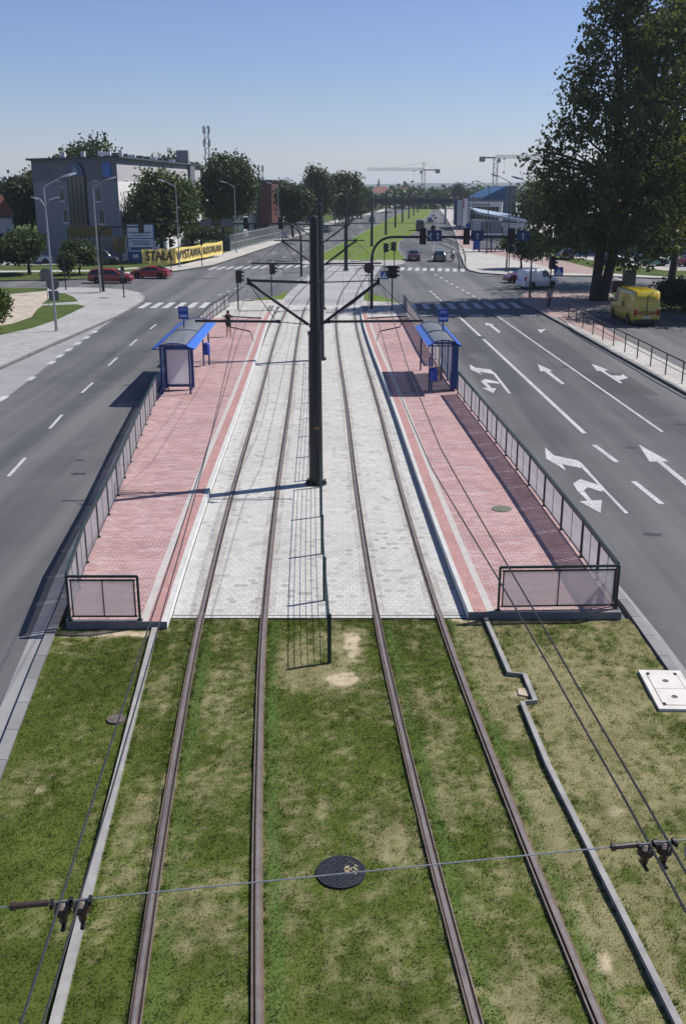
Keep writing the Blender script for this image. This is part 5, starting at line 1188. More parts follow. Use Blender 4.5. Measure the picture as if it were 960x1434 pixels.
# left side
tree_px('pine_tree', 'bushy pine with a pale trunk in front of the long white wall', (228,366), 232, 176, 282, 344, L_pine, 41, None, 1150, 16, .50, .75, 14, .3, up=.8)
tree_px('broadleaf_tree', 'big dark round tree between the pine and the white bar fence', (312,352), 206, 271, 359, 318, L_dark, 42, None, 1700, 16, .46, .75, 12, .35)
tree_px('broadleaf_tree', 'round tree with a thin dark trunk on the pavement by the fence', (410,333), 250, 386, 438, 322, L_dark, 43, 'row of round trees', 900, 14, .52, .8, 9, .25)
tree_px('broadleaf_tree', 'taller tree behind the mast tops', (452,322), 231, 420, 468, 315, L_dark, 44, 'row of round trees', 900, 14, .6, .9, 9, .28)
tree_px('broadleaf_tree', 'last wide tree of the row, left of the footbridge', (488,316), 236, 458, 514, 312, L_mid, 45, 'row of round trees', 900, 14, .7, 1.0, 9, .28, Yd=270)
tree_px('broadleaf_tree', 'half hidden tree behind the last wide tree of the row', (505,310), 262, 490, 522, 308, L_dark, 46, 'row of round trees', 420, 12, .8, 1.1, 7, .28, Yd=330)
tree_px('broadleaf_tree', 'tall tree crown rising above the left part of the grey building roof', (122,330), 185, 78, 168, 290, L_mid, 47, 'trees behind the grey building', 800, 14, .7, 1.0, 10, .35, Yd=205)
tree_px('broadleaf_tree', 'tree crown rising above the middle of the long white wall', (240,330), 204, 210, 262, 290, L_mid, 48, 'trees behind the grey building', 520, 12, .8, 1.1, 8, .35, Yd=235)
tree_px('broadleaf_tree', 'tree crown above the far end of the long white wall', (268,330), 214, 252, 292, 300, L_mid, 49, 'trees behind the grey building', 420, 12, .8, 1.1, 8, .35, Yd=250)
tree_px('pine_tree', 'tall grey green pine against the left end of the grey building', (46,345), 226, 26, 78, 325, L_pine, 50, 'pines at the left edge', 700, 14, .6, .8, 10, .3, Yd=172)
tree_px('pine_tree', 'dark pine behind the white gable at the left edge', (22,345), 246, 8, 48, 322, L_dark, 51, 'pines at the left edge', 620, 14, .6, .8, 9, .3, Yd=165)
tree_px('pine_tree', 'outermost dark pine at the left edge', (2,345), 252, -22, 18, 322, L_dark, 52, 'pines at the left edge', 620, 14, .6, .8, 9, .3, Yd=168)
tree_px('small_tree', 'low spreading round tree by the left cross street', (42,386), 322, -14, 66, 372, L_mid, 53, None, 900, 16, .38, .62, 10, .2)
tree_px('small_tree', 'little round tree in front of the ochre sign board', (112,386), 338, 86, 138, 374, L_mid, 54, None, 520, 14, .32, .5, 8, .1)
tree_px('small_tree', 'dark bushes under the big round tree, behind the banner', (286,362), 306, 246, 334, 358, L_dark, 55, None, 900, 14, .40, .6, 10, .12, Yd=176, cat='bush')
tree_px('bush', 'light green bush cut off by the left edge, on the sandy patch', (-2,462), 402, -26, 14, 460, L_light, 56, None, 420, 14, .22, .32, 7, .06, cat='bush')
tree_px('bush', 'small dark bush left of the little round tree', (97,392), 352, 84, 104, 388, L_dark, 57, None, 200, 12, .28, .4, 6, .06, cat='bush')
for i, (x, Y, s, lb) in enumerate(((27.2,80.5,1.0,'left clump of the dark hedge behind the yellow van'),(31.5,80,1.15,'middle clump of the dark hedge behind the yellow van'),(36,79,1.3,'right clump of the dark hedge behind the yellow van'))):
    tree('hedge_bush', lb, (x, Y, .12), lobed((0,0,1.3*s),(2.7*s,1.2*s,1.35*s),7,60+i), L_dark, 61+i, 420, 14, .4, .26, .06, 1.5, 'dark hedge behind the yellow van', cat='hedge')
m_flower = leaf_mat('violet_flower', (.03,.03,.12), (.10,.08,.30), 2)
tree('flower_bush', 'low shaded bush with blue violet flowers right of the yellow van', (27.0,72.6,.12), lobed((0,0,.75),(1.5,.9,.75),6,70), m_flower, 71, 200, 12, .25, .16, .04, 1.0, cat='bush')
# far trees: three prototypes repeated along the horizon
fp = []
for i, (r3, m) in enumerate((((4.5,4.5,5.5),L_dark),((3.2,3.2,7.5),L_mid),((2.4,2.4,8),L_dark))):
    fp.append(tree('distant_tree', 'distant green tree in the belt along the horizon', (0,0,-50), lobed((0,0,r3[2]+1.5),r3,7,80+i), m, 81+i, 300, 10, 1.0, .95, .25, r3[2]*1.6, 'trees in the belt along the horizon', nl=4))
rr = random.Random(4); k = 0
spots = [(542,268,520,1.0),(552,270,480,.8),(566,272,560,1.0),(574,272,610,1.1),(585,270,640,1.1),(600,270,650,1.1),(612,268,620,1.2),(622,266,600,1.2),(632,262,560,1.3),(640,256,470,1.35),(647,258,470,1.3),(655,262,430,1.5),(664,266,520,1.2),(676,268,560,1.2),(690,266,600,1.3),(704,266,640,1.3),(716,264,660,1.4),(526,272,430,.9),(515,276,400,.8),(534,272,450,.8)]
for x, top, Y, s in spots:
    zt = at(x, top, Y)[2]; X = at(x, 262, Y)[0]; src = fp[2] if x in (655,664) else fp[1] if x in (640,647,632) else fp[k % 2]
    hh = {0: 12.5, 1: 16.5, 2: 17.5}[fp.index(src)]; sc = max(.35, zt/hh)
    if k < 1: pass
    dup(src, (X, Y, 0), rr.uniform(0, 6), None, None, sc); k += 1
for f in fp: 
    for c in list(f.children): bpy.data.objects.remove(c)
    bpy.data.objects.remove(f)
# wooded belt that reads as one mass
r = np.random.default_rng(9); lob = []
for i in range(14): lob.append((22+i*3.2, 470+(i%3)*9, 4, 6, 5, 4.2+(i*7%5)*.5))
for i in range(170):
    Y = r.uniform(480, 1150); X = r.uniform(-.60, .62)*Y; hh = r.uniform(5, 10)
    if abs(X - (C(min(Y,690)))) < 30 and Y < 700: continue
    lob.append((X, Y, hh*.5, r.uniform(8,18), r.uniform(6,12), hh*.55))
tag(quads('far_woods', leaves(lob, 5200, 7, 2.2, 2.6, 19, .4), L_dark), 'low belt of far woods below the hills', 'woods', kind='stuff')

# ------------------------------------------------------------------ buildings on the left
def bx_(x, Y, z): return ((x-480)/F*CP*Y, Y, z)
class Face:
    # vertical wall from P to Q (ground points); parts are placed by fraction along it, height and size
    def __init__(s, P, Q): s.P, s.Q = Vector((P[0],P[1],0)), Vector((Q[0],Q[1],0)); s.d = (s.Q-s.P).normalized(); s.L = (s.Q-s.P).length; s.n = Vector((s.d.y,-s.d.x,0))
    def u_px(s, x):
        k = (x-480)/F*CP; return (s.P.x-k*s.P.y)/(k*(s.Q.y-s.P.y)-(s.Q.x-s.P.x))*s.L
    def slab(s, b, u0, u1, z0, z1, out0, out1):
        p = [s.P+s.d*u0+s.n*out0, s.P+s.d*u1+s.n*out0, s.P+s.d*u1+s.n*out1, s.P+s.d*u0+s.n*out1]; return b.prism([(q.x,q.y) for q in p], z0, z1)
def window(fc, root, u, z, w, h, off, sill=True, m=None, fm=None):
    b = MB(); fm = fm or m_wallm
    fc.slab(b, u-w/2-.06, u-w/2, z-h/2-.06, z+h/2+.06, -.05, .03); fc.slab(b, u+w/2, u+w/2+.06, z-h/2-.06, z+h/2+.06, -.05, .03); fc.slab(b, u-w/2, u+w/2, z+h/2, z+h/2+.06, -.05, .03); fc.slab(b, u-w/2, u+w/2, z-h/2-.06, z-h/2, -.05, .03); fc.slab(b, u-.025, u+.025, z-h/2, z+h/2, -.03, .025)
    f = b.build('window', fm, root, off=off)
    b = MB(); fc.slab(b, u-w/2, u+w/2, z-h/2, z+h/2, -.05, .012); b.build('pane', m or m_glass, f, off=off)
    if sill: b = MB(); fc.slab(b, u-w/2-.12, u+w/2+.12, z-h/2-.14, z-h/2-.061, .0, .14); b.build('sill', m_white, f, off=off)
A, Bp, D = bx_(165,135,0), bx_(47,148,0), bx_(281,190,0)
D2 = (D[0]-16, D[1]+10); B2 = (Bp[0]-4, Bp[1]+52)
root = empty('office_building', (A[0], A[1], 0), 'four storey office block with a shaded grey front, a glazed stair tower and a long sunlit white side', 'building'); off = root.location
zt = at(165, 221, 135)[2]; zb = at(165, 254, 135)[2]
MB().prism([A[:2], D[:2], D2, B2, Bp[:2]], -.3, zt).build('wall', m_wall, root, off=off)  # bluish grey of the front has its shade put into the colour
ff, fs = Face(Bp, A), Face(A, D)
b = MB(); ff.slab(b, 0, ff.L, zb, zt-.02, 0, .03); b.build('upper_band', m_walld, root, off=off)
b = MB(); fs.slab(b, 0.0, fs.L, .2, zb, 0, .04); b.build('lit_side_render', m_walll, root, off=off)  # paler wall colour carries the sunlight falling on this side
b = MB(); fs.slab(b, 0.0, fs.L, zb+.002, zt-.62, 0, .04); b.build('upper_side_render', mat('upper_render', (.36,.345,.355), .9, var=.05), root, off=off)
b = MB(); c1 = [(A[0]+.6,A[1]-.6),(D[0]+.6,D[1]+.5),(D2[0],D2[1]+1),(B2[0]-1,B2[1]+1),(Bp[0]-.6,Bp[1]-.5)]; b.prism(c1, zt, zt+.24); rf = b.build('roof', mat('roof_green', (.035,.05,.055), .6), root, off=off)
rnd = random.Random(3)
for i in range(11):
    u = 2.0+i*4.2; p = fs.P+fs.d*u-fs.n*(2.0); MB().cbox((p.x,p.y,zt+.35+.22),(1.6,.9,.44),.1).build('roof_vent', m_grey if i % 3 else m_white, rf, off=off)
for x in (.18,.42,.62,.85):
    p = ff.P+ff.d*(ff.L*x)-ff.n*3; MB().cbox((p.x,p.y,zt+.7),(.5,.5,.8)).build('chimney', m_walll, rf, off=off)
p = fs.P+fs.d*(fs.L*.83)-fs.n*1.0; MB().cbox((p.x,p.y,zt+1.2),(2.0,1.6,2.4)).build('stair_head', m_wallm, rf, off=off)
b = MB(); fs.slab(b, fs.L*.80, fs.L*.87, .1, zt-.1, .05, .5); b.build('dark_shaft', m_walld, root, off=off)
for x in (84, 135):
    for y in (243, 272, 303, 330): window(ff, root, ff.u_px(x + (y-243)*.085), at(0, y, 140)[2], 1.0, 1.7, off, fm=m_alu)
uL, uR = ff.u_px(98), ff.u_px(121)
b = MB(); ff.slab(b, uL, uR, 1.0, at(0,247,141)[2], .02, .25); st_ = b.build('stair_glazing', mat('teal_glass', (.012,.030,.036), .12, spec=.6), root, off=off)
b = MB()
for i in range(5): u = uL+(uR-uL)*i/4; ff.slab(b, u-.04, u+.04, 1.0, at(0,247,141)[2], .25, .30)
for z in (3.2,5.6,8.0): ff.slab(b, uL, uR, z, z+.08, .251, .31)
b.build('mullion', m_dgreen, st_, off=off)
zz = at(0,247,141)[2]; um = (uL+uR)/2; rw = (uR-uL)/2
arc = [(um+rw*math.cos(R(a)), zz+.02+rw*.95*math.sin(R(a))) for a in range(0, 181, 15)]
b = MB(); n = len(arc); vs = []
for o_ in (.02, .34):
    for u, z in arc: p = ff.P+ff.d*u+ff.n*o_; vs.append((p.x,p.y,z))
b.add(vs, [tuple(range(n)), tuple(range(2*n-1,n-1,-1))] + [(i,i+n,i+n+1,i+1) for i in range(n-1)] + [(n-1,2*n-1,n,0)]); b.build('blue_arch', mat('arch_blue', (.010,.035,.12), .3), root, off=off)
b = MB(); p0 = [um-rw*.45, um+rw*.55, um+.1]; vs = []
for o_ in (.35,.40):
    for u, z in ((p0[0],zz+.15),(p0[1],zz+.25),(p0[2],zz+rw*.75)): p = ff.P+ff.d*u+ff.n*o_; vs.append((p.x,p.y,z))
b.add(vs, [(0,1,2),(5,4,3),(0,3,4,1),(1,4,5,2),(2,5,3,0)]); b.build('pale_triangle', mat('arch_pale', (.10,.19,.30), .3), root, off=off)
uE = ff.u_px(152); zE = at(0,238,137)[2]
b = MB(); ff.slab(b, uE-.85, uE+.85, zE-.85, zE+.85, .03, .12); em = b.build('emblem', mat('emblem_blue', (.016,.10,.36), .4), root, off=off)
b = MB()
for du in (-.36, .36):
    for i in range(7):
        a0, a1 = R(180*i/7), R(180*(i+1)/7); ff.slab(b, uE+du+.3*math.cos(a1)-.0, uE+du+.3*math.cos(a0)+.02, zE-.1+.5*math.sin((a0+a1)/2)-.06, zE-.1+.5*math.sin((a0+a1)/2)+.06, .121, .14)
    ff.slab(b, uE+du-.34, uE+du-.27, zE-.5, zE+.02, .1212, .139); ff.slab(b, uE+du+.27, uE+du+.34, zE-.5, zE+.02, .1213, .138)
b.build('arch_mark', mat('emblem_pale', (.08,.22,.50), .4), em, off=off)
for x in (178, 193, 208, 222, 236, 250, 266, 273):
    for y in (241, 272, 303, 332):
        Yw = 135+55*max(0,(fs.u_px(x)))/fs.L; z = at(0, y, 135)[2]
        if z > .8: window(fs, root, fs.u_px(x), z, .95, 1.7, off)
MB().box(A[0]-6,A[0]-2.6,A[1]-2.5,A[1]-.5,0,3.0).build('entrance_porch', m_walll, root, off=off)

# ochre board, billboard, banner, cabinet
root = empty('sign_board', (*bx_(121,130,0)[:2], .1), 'ochre sign board on posts in front of the grey building', 'sign board', R(12)); m_och = mat('ochre', (.10,.072,.018), .6)
MB().cbox((0,0,4.1),(5.4,.3,1.3)).build('board', m_och, root); MB().cbox((0,.2,2.6),(5.2,.2,1.0)).build('lower_board', m_grey, root)
for x in (-2.3,2.3): MB().cbox((x,.25,1.9),(.15,.15,3.8)).build('post', m_grey, root)
MB().prism([(2.75,-.1),(4.2,.3),(4.2,.6),(2.75,.2)], 1.4, 3.4).build('side_wing', m_och, root)
bp = bx_(192.5,131.5,0); root = empty('billboard', (bp[0],bp[1],.1), 'white and blue company billboard beside the yellow banner', 'billboard', R(4)); off = None
zb0, zb1, zb2, zb3 = at(0,376,131.5)[2], at(0,354,131.5)[2], at(0,335,131.5)[2], at(0,316,131.5)[2]
zb0 = max(zb0,.2)
m_bb = mat('billboard_white', (.50,.53,.60), .5, var=.04); m_bbd = mat('billboard_navy', (.02,.05,.16), .5); m_bbb = mat('billboard_blue', (.01,.075,.22), .5)
MB().box(-1.7,1.7,.0,.25,zb0,zb3+.1).build('frame', m_bbb, root)
up = MB().box(-1.6,1.6,-.05,-.002,zb2+.06,zb3).build('upper_panel', m_bb, root); lo = MB().box(-1.55,1.6,-.05,-.002,zb1+.06,zb2-.06).build('lower_panel', m_bb, root)
MB().cbox((-.05,-.06,zb2+.06+(zb3-zb2)*.72),(.36,.012,.36),0).build('logo_mark', m_bbd, up)
fM = lambda z, x=0: Matrix.Translation((x,-.058,z)) @ Matrix.Rotation(R(90),4,'X')
b = MB(); rnd = random.Random(8)
def scribble(b, z, x0, x1, hgt):
    x = x0
    while x < x1:
        w = rnd.uniform(.07,.16); b.box(x, min(x1,x+w), -.062,-.051, z-hgt/2, z+hgt/2*rnd.uniform(.6,1)); x += w+.05
scribble(b, zb2+.06+(zb3-zb2)*.40, -1.35, 1.35, .22); scribble(b, zb2+.06+(zb3-zb2)*.18, -1.0, 1.0, .12); b.build('lettering', m_bbd, up)
b = MB(); scribble(b, zb1+(zb2-zb1)*.80, -1.25, 1.2, .2); scribble(b, zb1+(zb2-zb1)*.60, -1.0, 1.2, .2); b.build('lettering', m_bbd, lo)
MB().box(-1.35,1.4,-.06,-.051,zb1+.2,zb1+(zb2-zb1)*.36).build('blue_bar', m_bbb, lo)
MB().box(-1.1,-.4,-.05,-.002,zb0+.55,zb1-.3).build('white_square', m_bb, root)
m_ban = mat('banner_yellow', (.68,.53,.16), .7, var=.06); m_let = mat('banner_black', (.012,.012,.014), .6)
P0, P1, P2 = Vector((*G(200,375),0)), Vector((*G(247,373.5),0)), Vector((*G(312,360),0))
root = empty('banner', P0, 'long yellow banner with black capitals tied along the corner fence', 'banner'); off = root.location
b = MB(); segs = [P0,P1,P2]
n = 26; pts = []
for a, c in ((P0,P1),(P1,P2)):
    for i in range(n): pts.append(a.lerp(c, i/n))
pts.append(P2); vs = []
for i, p in enumerate(pts):
    w = .05*math.sin(i*.9); vs += [(p.x, p.y+w, .45+.03*math.sin(i*.7)), (p.x, p.y+w, 2.2+.05*math.sin(i*.5))]
b.add(vs, [(2*i,2*i+2,2*i+3,2*i+1) for i in range(len(pts)-1)])
k = len(vs); b.add([(x,y+.02,z) for x,y,z in vs], [(2*i+1,2*i+3,2*i+2,2*i) for i in range(len(pts)-1)]); cl = b.build('cloth', m_ban, root, off=off)
def btext(body, a, c, t0, t1, size):
    p = a.lerp(c, (t0+t1)/2); d = (c-a).normalized(); nn = Vector((d.y,-d.x,0)); w = (c-a).length*(t1-t0)
    q = Vector((p.x,p.y,1.32))+nn*.09-off
    o = text('lettering', body, size, face_matrix(q, d), m_let, cl, .006, bold=.035)
    xs = [v.co.dot(d) for v in o.data.vertices]; f = w/(max(xs)-min(xs)); o.data.transform(Matrix.Translation(q) @ face_matrix((0,0,0), d) @ Matrix.Diagonal((f,1,1,1)) @ face_matrix((0,0,0), d).inverted() @ Matrix.Translation(-q))
btext('STAŁA', P0, P1, .10, .90, 1.55); btext('WYSTAWA', P1, P2, .0, .50, 1.55); btext('BUDOWLANA', P1, P2, .54, .97, 1.25)
for i, p in enumerate((P0, P0.lerp(P1,.5), P1, P1.lerp(P2,.25), P1.lerp(P2,.5), P1.lerp(P2,.75), P2)): MB().tube([(p.x,p.y+.12,0),(p.x,p.y+.12,2.25)], .03, 6).build('post', m_grey, root, off=off)
c = G(316,352); o = MB().cbox((0,0,.95),(1.6,1.0,1.9)).build('cabinet', mat('cabinet_green', (.012,.045,.04), .5)); o.location = (c[0],c[1],.12); tag(o, 'dark green utility cabinet at the right end of the banner', 'cabinet')
# white bar fence along the road
root = empty('bar_fence', (*G(323,352), .1), 'tall pale grey bar fence along the left road beside the round trees', 'fence'); off = root.location
fpts = GP([(323,353),(345,347),(380,338),(425,327)]) + [(-14.6,205),(-10.0,252),(-6.5,280)]
b = MB(); pb = []; m_fen = mat('fence_grey', (.33,.35,.37), .5, .2)
for a, c in zip(fpts, fpts[1:]):
    L = math.hypot(c[0]-a[0], c[1]-a[1]); k = int(L/.34)
    for i in range(k):
        x, y = a[0]+(c[0]-a[0])*i/k, a[1]+(c[1]-a[1])*i/k; b.cbox((x,y,1.35),(.05,.05,2.5))
        if i % 8 == 0: pb.append((x,y))
    for z in (.3,1.3,2.45): b.bar((a[0],a[1],z),(c[0],c[1],z),.05,.07)
b.build('bars', m_fen, root, off=off)
for x, y in pb[:60]: MB().cbox((x,y,1.4),(.12,.12,2.8)).build('post', m_fen, root, off=off)

# brick tower block
def block(name, label, P, Q, depth, z1, m, rows, cols, wz0=1.8, dz=3.0, w=1.3, h=1.5, roofm=None, zoff=0, cat='building', faces=(0,1)):
    P, Q = Vector((P[0],P[1],0)), Vector((Q[0],Q[1],0)); d = (Q-P).normalized(); n = Vector((-d.y,d.x,0)); R1, R2 = Q+n*depth, P+n*depth
    root = empty(name, P, label, cat); off = root.location
    MB().prism([(p.x,p.y) for p in (P,Q,R1,R2)], -.3, z1).build('wall', m, root, off=off)
    e = .25; MB().prism([(p.x,p.y) for p in (P-d*e-n*e,Q+d*e-n*e,R1+d*e+n*e,R2-d*e+n*e)], z1, z1+.3).build('roof', roofm or m_grey, root, off=off)
    for fi in faces:
        f = Face(*((P,Q) if fi == 0 else (Q,R1) if fi == 1 else (R2,P)))
        cc = cols if fi == 0 else max(1, int(f.L/3.2))
        for r_ in range(rows):
            for c_ in range(cc): window(f, root, f.L*(c_+.5)/cc, wz0+dz*r_, min(w, f.L/cc*.7), h, off, False, None, m_white)
    return root, off
m_brick = bricks('red_brick', (.155,.045,.038), (.12,.036,.03), (.16,.12,.11), .25, .08, .01, 0, None, 0, .5, .12)
block('brick_tower', 'dark red brick stair tower between the big round tree and the row of trees', bx_(362,212,0), bx_(380,210,0), 3.5, 10.6, m_brick, 0, 1)
block('pale_building', 'pale building with ribbon windows behind the brick tower', bx_(378,214,0), bx_(402,225,0), 14, 9.2, m_walll, 3, 3, 1.9, 2.9, 2.6, 1.3)
block('pale_building', 'pale low wing left of the brick tower behind the big round tree', bx_(340,206,0), bx_(361,214,0), 12, 8.6, m_walll, 3, 2, 1.8, 2.8, 1.5, 1.3)
root, off = block('house', 'white gabled house at the left edge among the pines', bx_(-14,150,0), bx_(13,152,0), 9, 5.2, m_walll, 1, 2, 2.4, 2.5, 1.2, 1.4)
P = Vector(bx_(-14,150,0)); Q = Vector(bx_(13,152,0)); d = (Q-P).normalized(); n = Vector((-d.y,d.x,0)); M_ = (P+Q)/2
b = MB(); vs = [P-d*.4-n*.4+Vector((0,0,5.5)), Q+d*.4-n*.4+Vector((0,0,5.5)), M_-n*.4+Vector((0,0,8.6)), P-d*.4+n*9.4+Vector((0,0,5.5)), Q+d*.4+n*9.4+Vector((0,0,5.5)), M_+n*9.4+Vector((0,0,8.6))]
b.add(vs, [(0,1,2),(5,4,3),(1,4,5,2),(3,0,2,5),(0,3,4,1)]); b.build('gable', mat('gable_red', (.22,.08,.06), .8), root, off=off)

# ------------------------------------------------------------------ buildings on the right
m_bluebox = mat('blue_cladding', (.020,.075,.17), .5, var=.06, scale=.6); m_greybox = mat('grey_cladding', (.085,.105,.13), .5, var=.06, scale=.6); m_alu = mat('pale_cladding', (.42,.45,.47), .5, var=.06)
# dealership: blue and grey hall behind a glazed front
Yh_ = 268
P, Q = bx_(676,Yh_,0), bx_(723,Yh_-3,0); zH = at(0,261,Yh_)[2]
root = empty('exhibition_hall', (P[0],P[1],0), 'blue and grey hall with a slanted top behind the glazed showroom', 'building'); off = root.location
zl = at(0,277,Yh_)[2]; xg = P[0]+(Q[0]-P[0])*.72
b = MB(); vs = [(P[0],P[1],0),(xg,P[1]-1.5,0),(xg,P[1]-1.5,zH),(P[0]+2.5,P[1],zH-1.5),(P[0],P[1],zl)]; vs += [(x,y+30,z) for x,y,z in vs]
b.add(vs, [(0,1,2,3,4),(9,8,7,6,5),(0,5,6,1),(1,6,7,2),(2,7,8,3),(3,8,9,4),(4,9,5,0)]); b.build('blue_wall', m_bluebox, root, off=off)
MB().prism([(xg+.01,P[1]-1.6),(Q[0],Q[1]),(Q[0],Q[1]+30),(xg+.01,P[1]+30)], -.3, zH+.1).build('grey_wall', m_greybox, root, off=off)
b = MB(); b.box(P[0],xg-.3,P[1]-1.9,P[1]-1.55,zl-1.2,zl-.4); b.build('ledge', m_greybox, root, off=off)
P, Q = bx_(652,240,0), bx_(704,238,0); z1 = at(0,283,240)[2]
root = empty('showroom', (P[0],P[1],0), 'glazed showroom with a pale portal frame beside the banner flags', 'building'); off = root.location
MB().prism([(P[0],P[1]+1),(Q[0],Q[1]+1),(Q[0],Q[1]+20),(P[0],P[1]+20)], -.3, z1-.2).build('wall', m_walld, root, off=off)
f = Face(P, Q); b = MB(); f.slab(b, 0, f.L, z1-1.0, z1, -1, .3); f.slab(b, 0, .7, 0, z1-1.002, -1, .28); f.slab(b, f.L-.7, f.L, 0, z1-1.002, -1, .28); b.build('portal_frame', m_alu, root, off=off)
b = MB(); f.slab(b, .72, f.L-.72, .4, z1-1.1, -.98, -.85); gz = b.build('glazing', m_glass, root, off=off)
b = MB()
for i in range(9): u = .8+(f.L-1.6)*i/8; f.slab(b, u-.04, u+.04, .4, z1-1.1, -.849, -.75)
for z in (2.0, 3.6): f.slab(b, .72, f.L-.72, z, z+.07, -.8485, -.76)
b.build('mullion', m_alu, gz, off=off)
b = MB(); x = f.L*.22
for w in (.4,.5,.3,.5,.4,.35,.45): f.slab(b, x, x+w, z1-.75, z1-.4, .301, .33); x += w+.14
b.build('lettering', m_grey, root, off=off)
P, Q = bx_(671,196,0), bx_(741,186,0); za, zb_ = at(0,297,195)[2], at(0,308,190)[2]
root = empty('pavilion', (P[0],P[1],0), 'glass pavilion with a pale sloping roof behind the far bus shelter', 'building'); off = root.location
MB().prism([(P[0]+.4,P[1]+.6),(Q[0]-.4,Q[1]+.6),(Q[0]-.4,Q[1]+14),(P[0]+.4,P[1]+14)], -.3, zb_-.5).build('wall', m_alu, root, off=off)
b = MB(); vs = [(P[0],P[1],za),(Q[0],Q[1],zb_),(Q[0],Q[1]+15,zb_+.6),(P[0],P[1]+15,za+.6)]; vs += [(x,y,z-.45) for x,y,z in vs]
b.add(vs, [(0,1,2,3),(7,6,5,4),(0,4,5,1),(1,5,6,2),(2,6,7,3),(3,7,4,0)]); b.build('roof', mat('pavilion_roof', (.34,.40,.45), .35, var=.08), root, off=off)
f = Face(P, Q); b = MB(); f.slab(b, .5, f.L*.44, .3, zb_-.6, -.5, -.35); g1 = b.build('glazing', m_clear, root, off=off)
b = MB(); f.slab(b, f.L*.46, f.L-.5, .3, zb_-1.2, -.5, -.34); b.build('dark_glazing', m_glass, root, off=off)
b = MB()
for i in range(12): u = .5+(f.L-1)*i/11; f.slab(b, u-.05, u+.05, .2, zb_-.55, -.349, -.2)
b.build('mullion', m_alu, g1, off=off)
# banner flags
for i, (x, Y, h, c, lb) in enumerate(((636,225,7.2,'navy','navy and white upright banner flag left of the showroom'),(641,222,7.0,'pale','pale upright banner flag left of the showroom'),(648.5,215,7.4,'white','white upright banner flag with a red edge before the showroom'),(653,218,6.6,'grey','grey banner flag nearest the showroom frame'))):
    X = bx_(x,Y,0)[0]; root = empty('banner_flag', (X,Y,.1), lb, 'flag', R(8*i-10), 'banner flags by the showroom')
    MB().tube([(0,0,0),(0,0,h)], .06, 6).build('pole', m_steel, root)
    col = {'navy': (.03,.04,.10), 'pale': (.34,.38,.42), 'white': (.6,.58,.58), 'grey': (.2,.24,.27)}[c]
    b = MB(); b.add([(.08+w*.9, .06*math.sin(k*.9+w), 1.6+(h-1.8)*k/8) for k in range(9) for w in (0,1)], [(2*k,2*k+1,2*k+3,2*k+2) for k in range(8)]); cl = b.build('cloth', mat('flag_'+c, col, .7), root)
    if c == 'white': MB().box(.05,.25,-.08,-.06,h-2.2,h-.3).build('red_edge', mat('flag_red', (.3,.02,.03), .7), cl)
# canopy building of the right car park
root = empty('car_showroom', (38,150,0), 'low car showroom with a white fascia behind the right car park', 'building'); off = root.location
MB().box(36,78,152,175,-.3,4.6).build('wall', m_walld, root, off=off); MB().box(35,79,147,176,4.6,5.6).build('fascia', m_alu, root, off=off)
for i in range(9): MB().cbox((37+i*5,148,2.3),(.35,.35,4.6)).build('column', m_alu, root, off=off)
b = MB(); b.box(36.3,77.7,151.85,151.99,.4,4.0); gz = b.build('glazing', m_glass, root, off=off)
b = MB()
for i in range(21): b.cbox((36.5+i*2,151.8,2.2),(.1,.08,3.6))
b.box(36.3,77.7,151.76,151.84,2.1,2.2); b.build('mullion', m_alu, gz, off=off)
MB().box(55,64,146.8,146.99,4.75,5.5).build('red_sign', mat('sign_red', (.35,.015,.02), .5), root, off=off)
MB().box(44,78,160,176,5.6,7.4).build('upper_storey', mat('brown_render', (.14,.05,.045), .8), root, off=off)
# small grey boxes by the poplar
root = empty('utility_box', (26.8,95.6,.13), 'small dark grey utility box with a lower brown one by the poplar', 'utility box'); MB().cbox((0,0,1.0),(1.1,.7,2.0)).build('cabinet', m_grey, root); MB().cbox((-1.0,-.1,.5),(1.0,.7,1.0)).build('low_cabinet', mat('brown_box', (.10,.045,.04), .7), root)

# ------------------------------------------------------------------ far things
root = empty('footbridge', (12,285,0), 'long grey footbridge spanning the boulevard in the distance', 'footbridge'); off = root.location
xa, xb_ = bx_(487,285,0)[0], bx_(650,285,0)[0]; z0, z1 = at(0,284.5,285)[2], at(0,278,285)[2]
MB().box(xa,xb_,283.5,286.5,z0,z0+.55).build('deck', mat('bridge_grey', (.05,.055,.06), .7), root, off=off)
MB().box(xa+.02,xb_-.02,283.62,283.7,z0+.56,z0+1.25).build('fascia_panel', mat('fascia_dark', (.035,.04,.045), .6), root, off=off)
b = MB()
for y in (283.55,286.45):
    b.bar((xa,y,z1),(xb_,y,z1),.08,.08); b.bar((xa,y,z0+.95),(xb_,y,z0+.95),.05,.05)
    x = xa
    while x < xb_: b.cbox((x,y,(z0+.55+z1)/2),(.06,.06,z1-z0-.55)); x += 1.6
b.build('parapet', m_grey, root, off=off)
for x in (xa+1, 8.2, xb_-5, xb_-.6): MB().cbox((x,285,z0/2),(.5,.9,z0)).build('pier', m_conc, root, off=off)
def lattice(b, x, y, z0, z1, w, step):
    for sx in (-1,1):
        for sy in (-1,1): b.bar((x+sx*w/2,y+sy*w/2,z0),(x+sx*w/2,y+sy*w/2,z1),w*.12,w*.12)
    z = z0; k = 0
    while z < z1-.01:
        zz = min(z1, z+step)
        for s in (-1,1):
            b.bar((x-w/2,y+s*w/2,z if k%2 else zz),(x+w/2,y+s*w/2,zz if k%2 else z),w*.07,w*.07); b.bar((x+s*w/2,y-w/2,z if k%2 else zz),(x+s*w/2,y+w/2,zz if k%2 else z),w*.07,w*.07)
        z = zz; k += 1
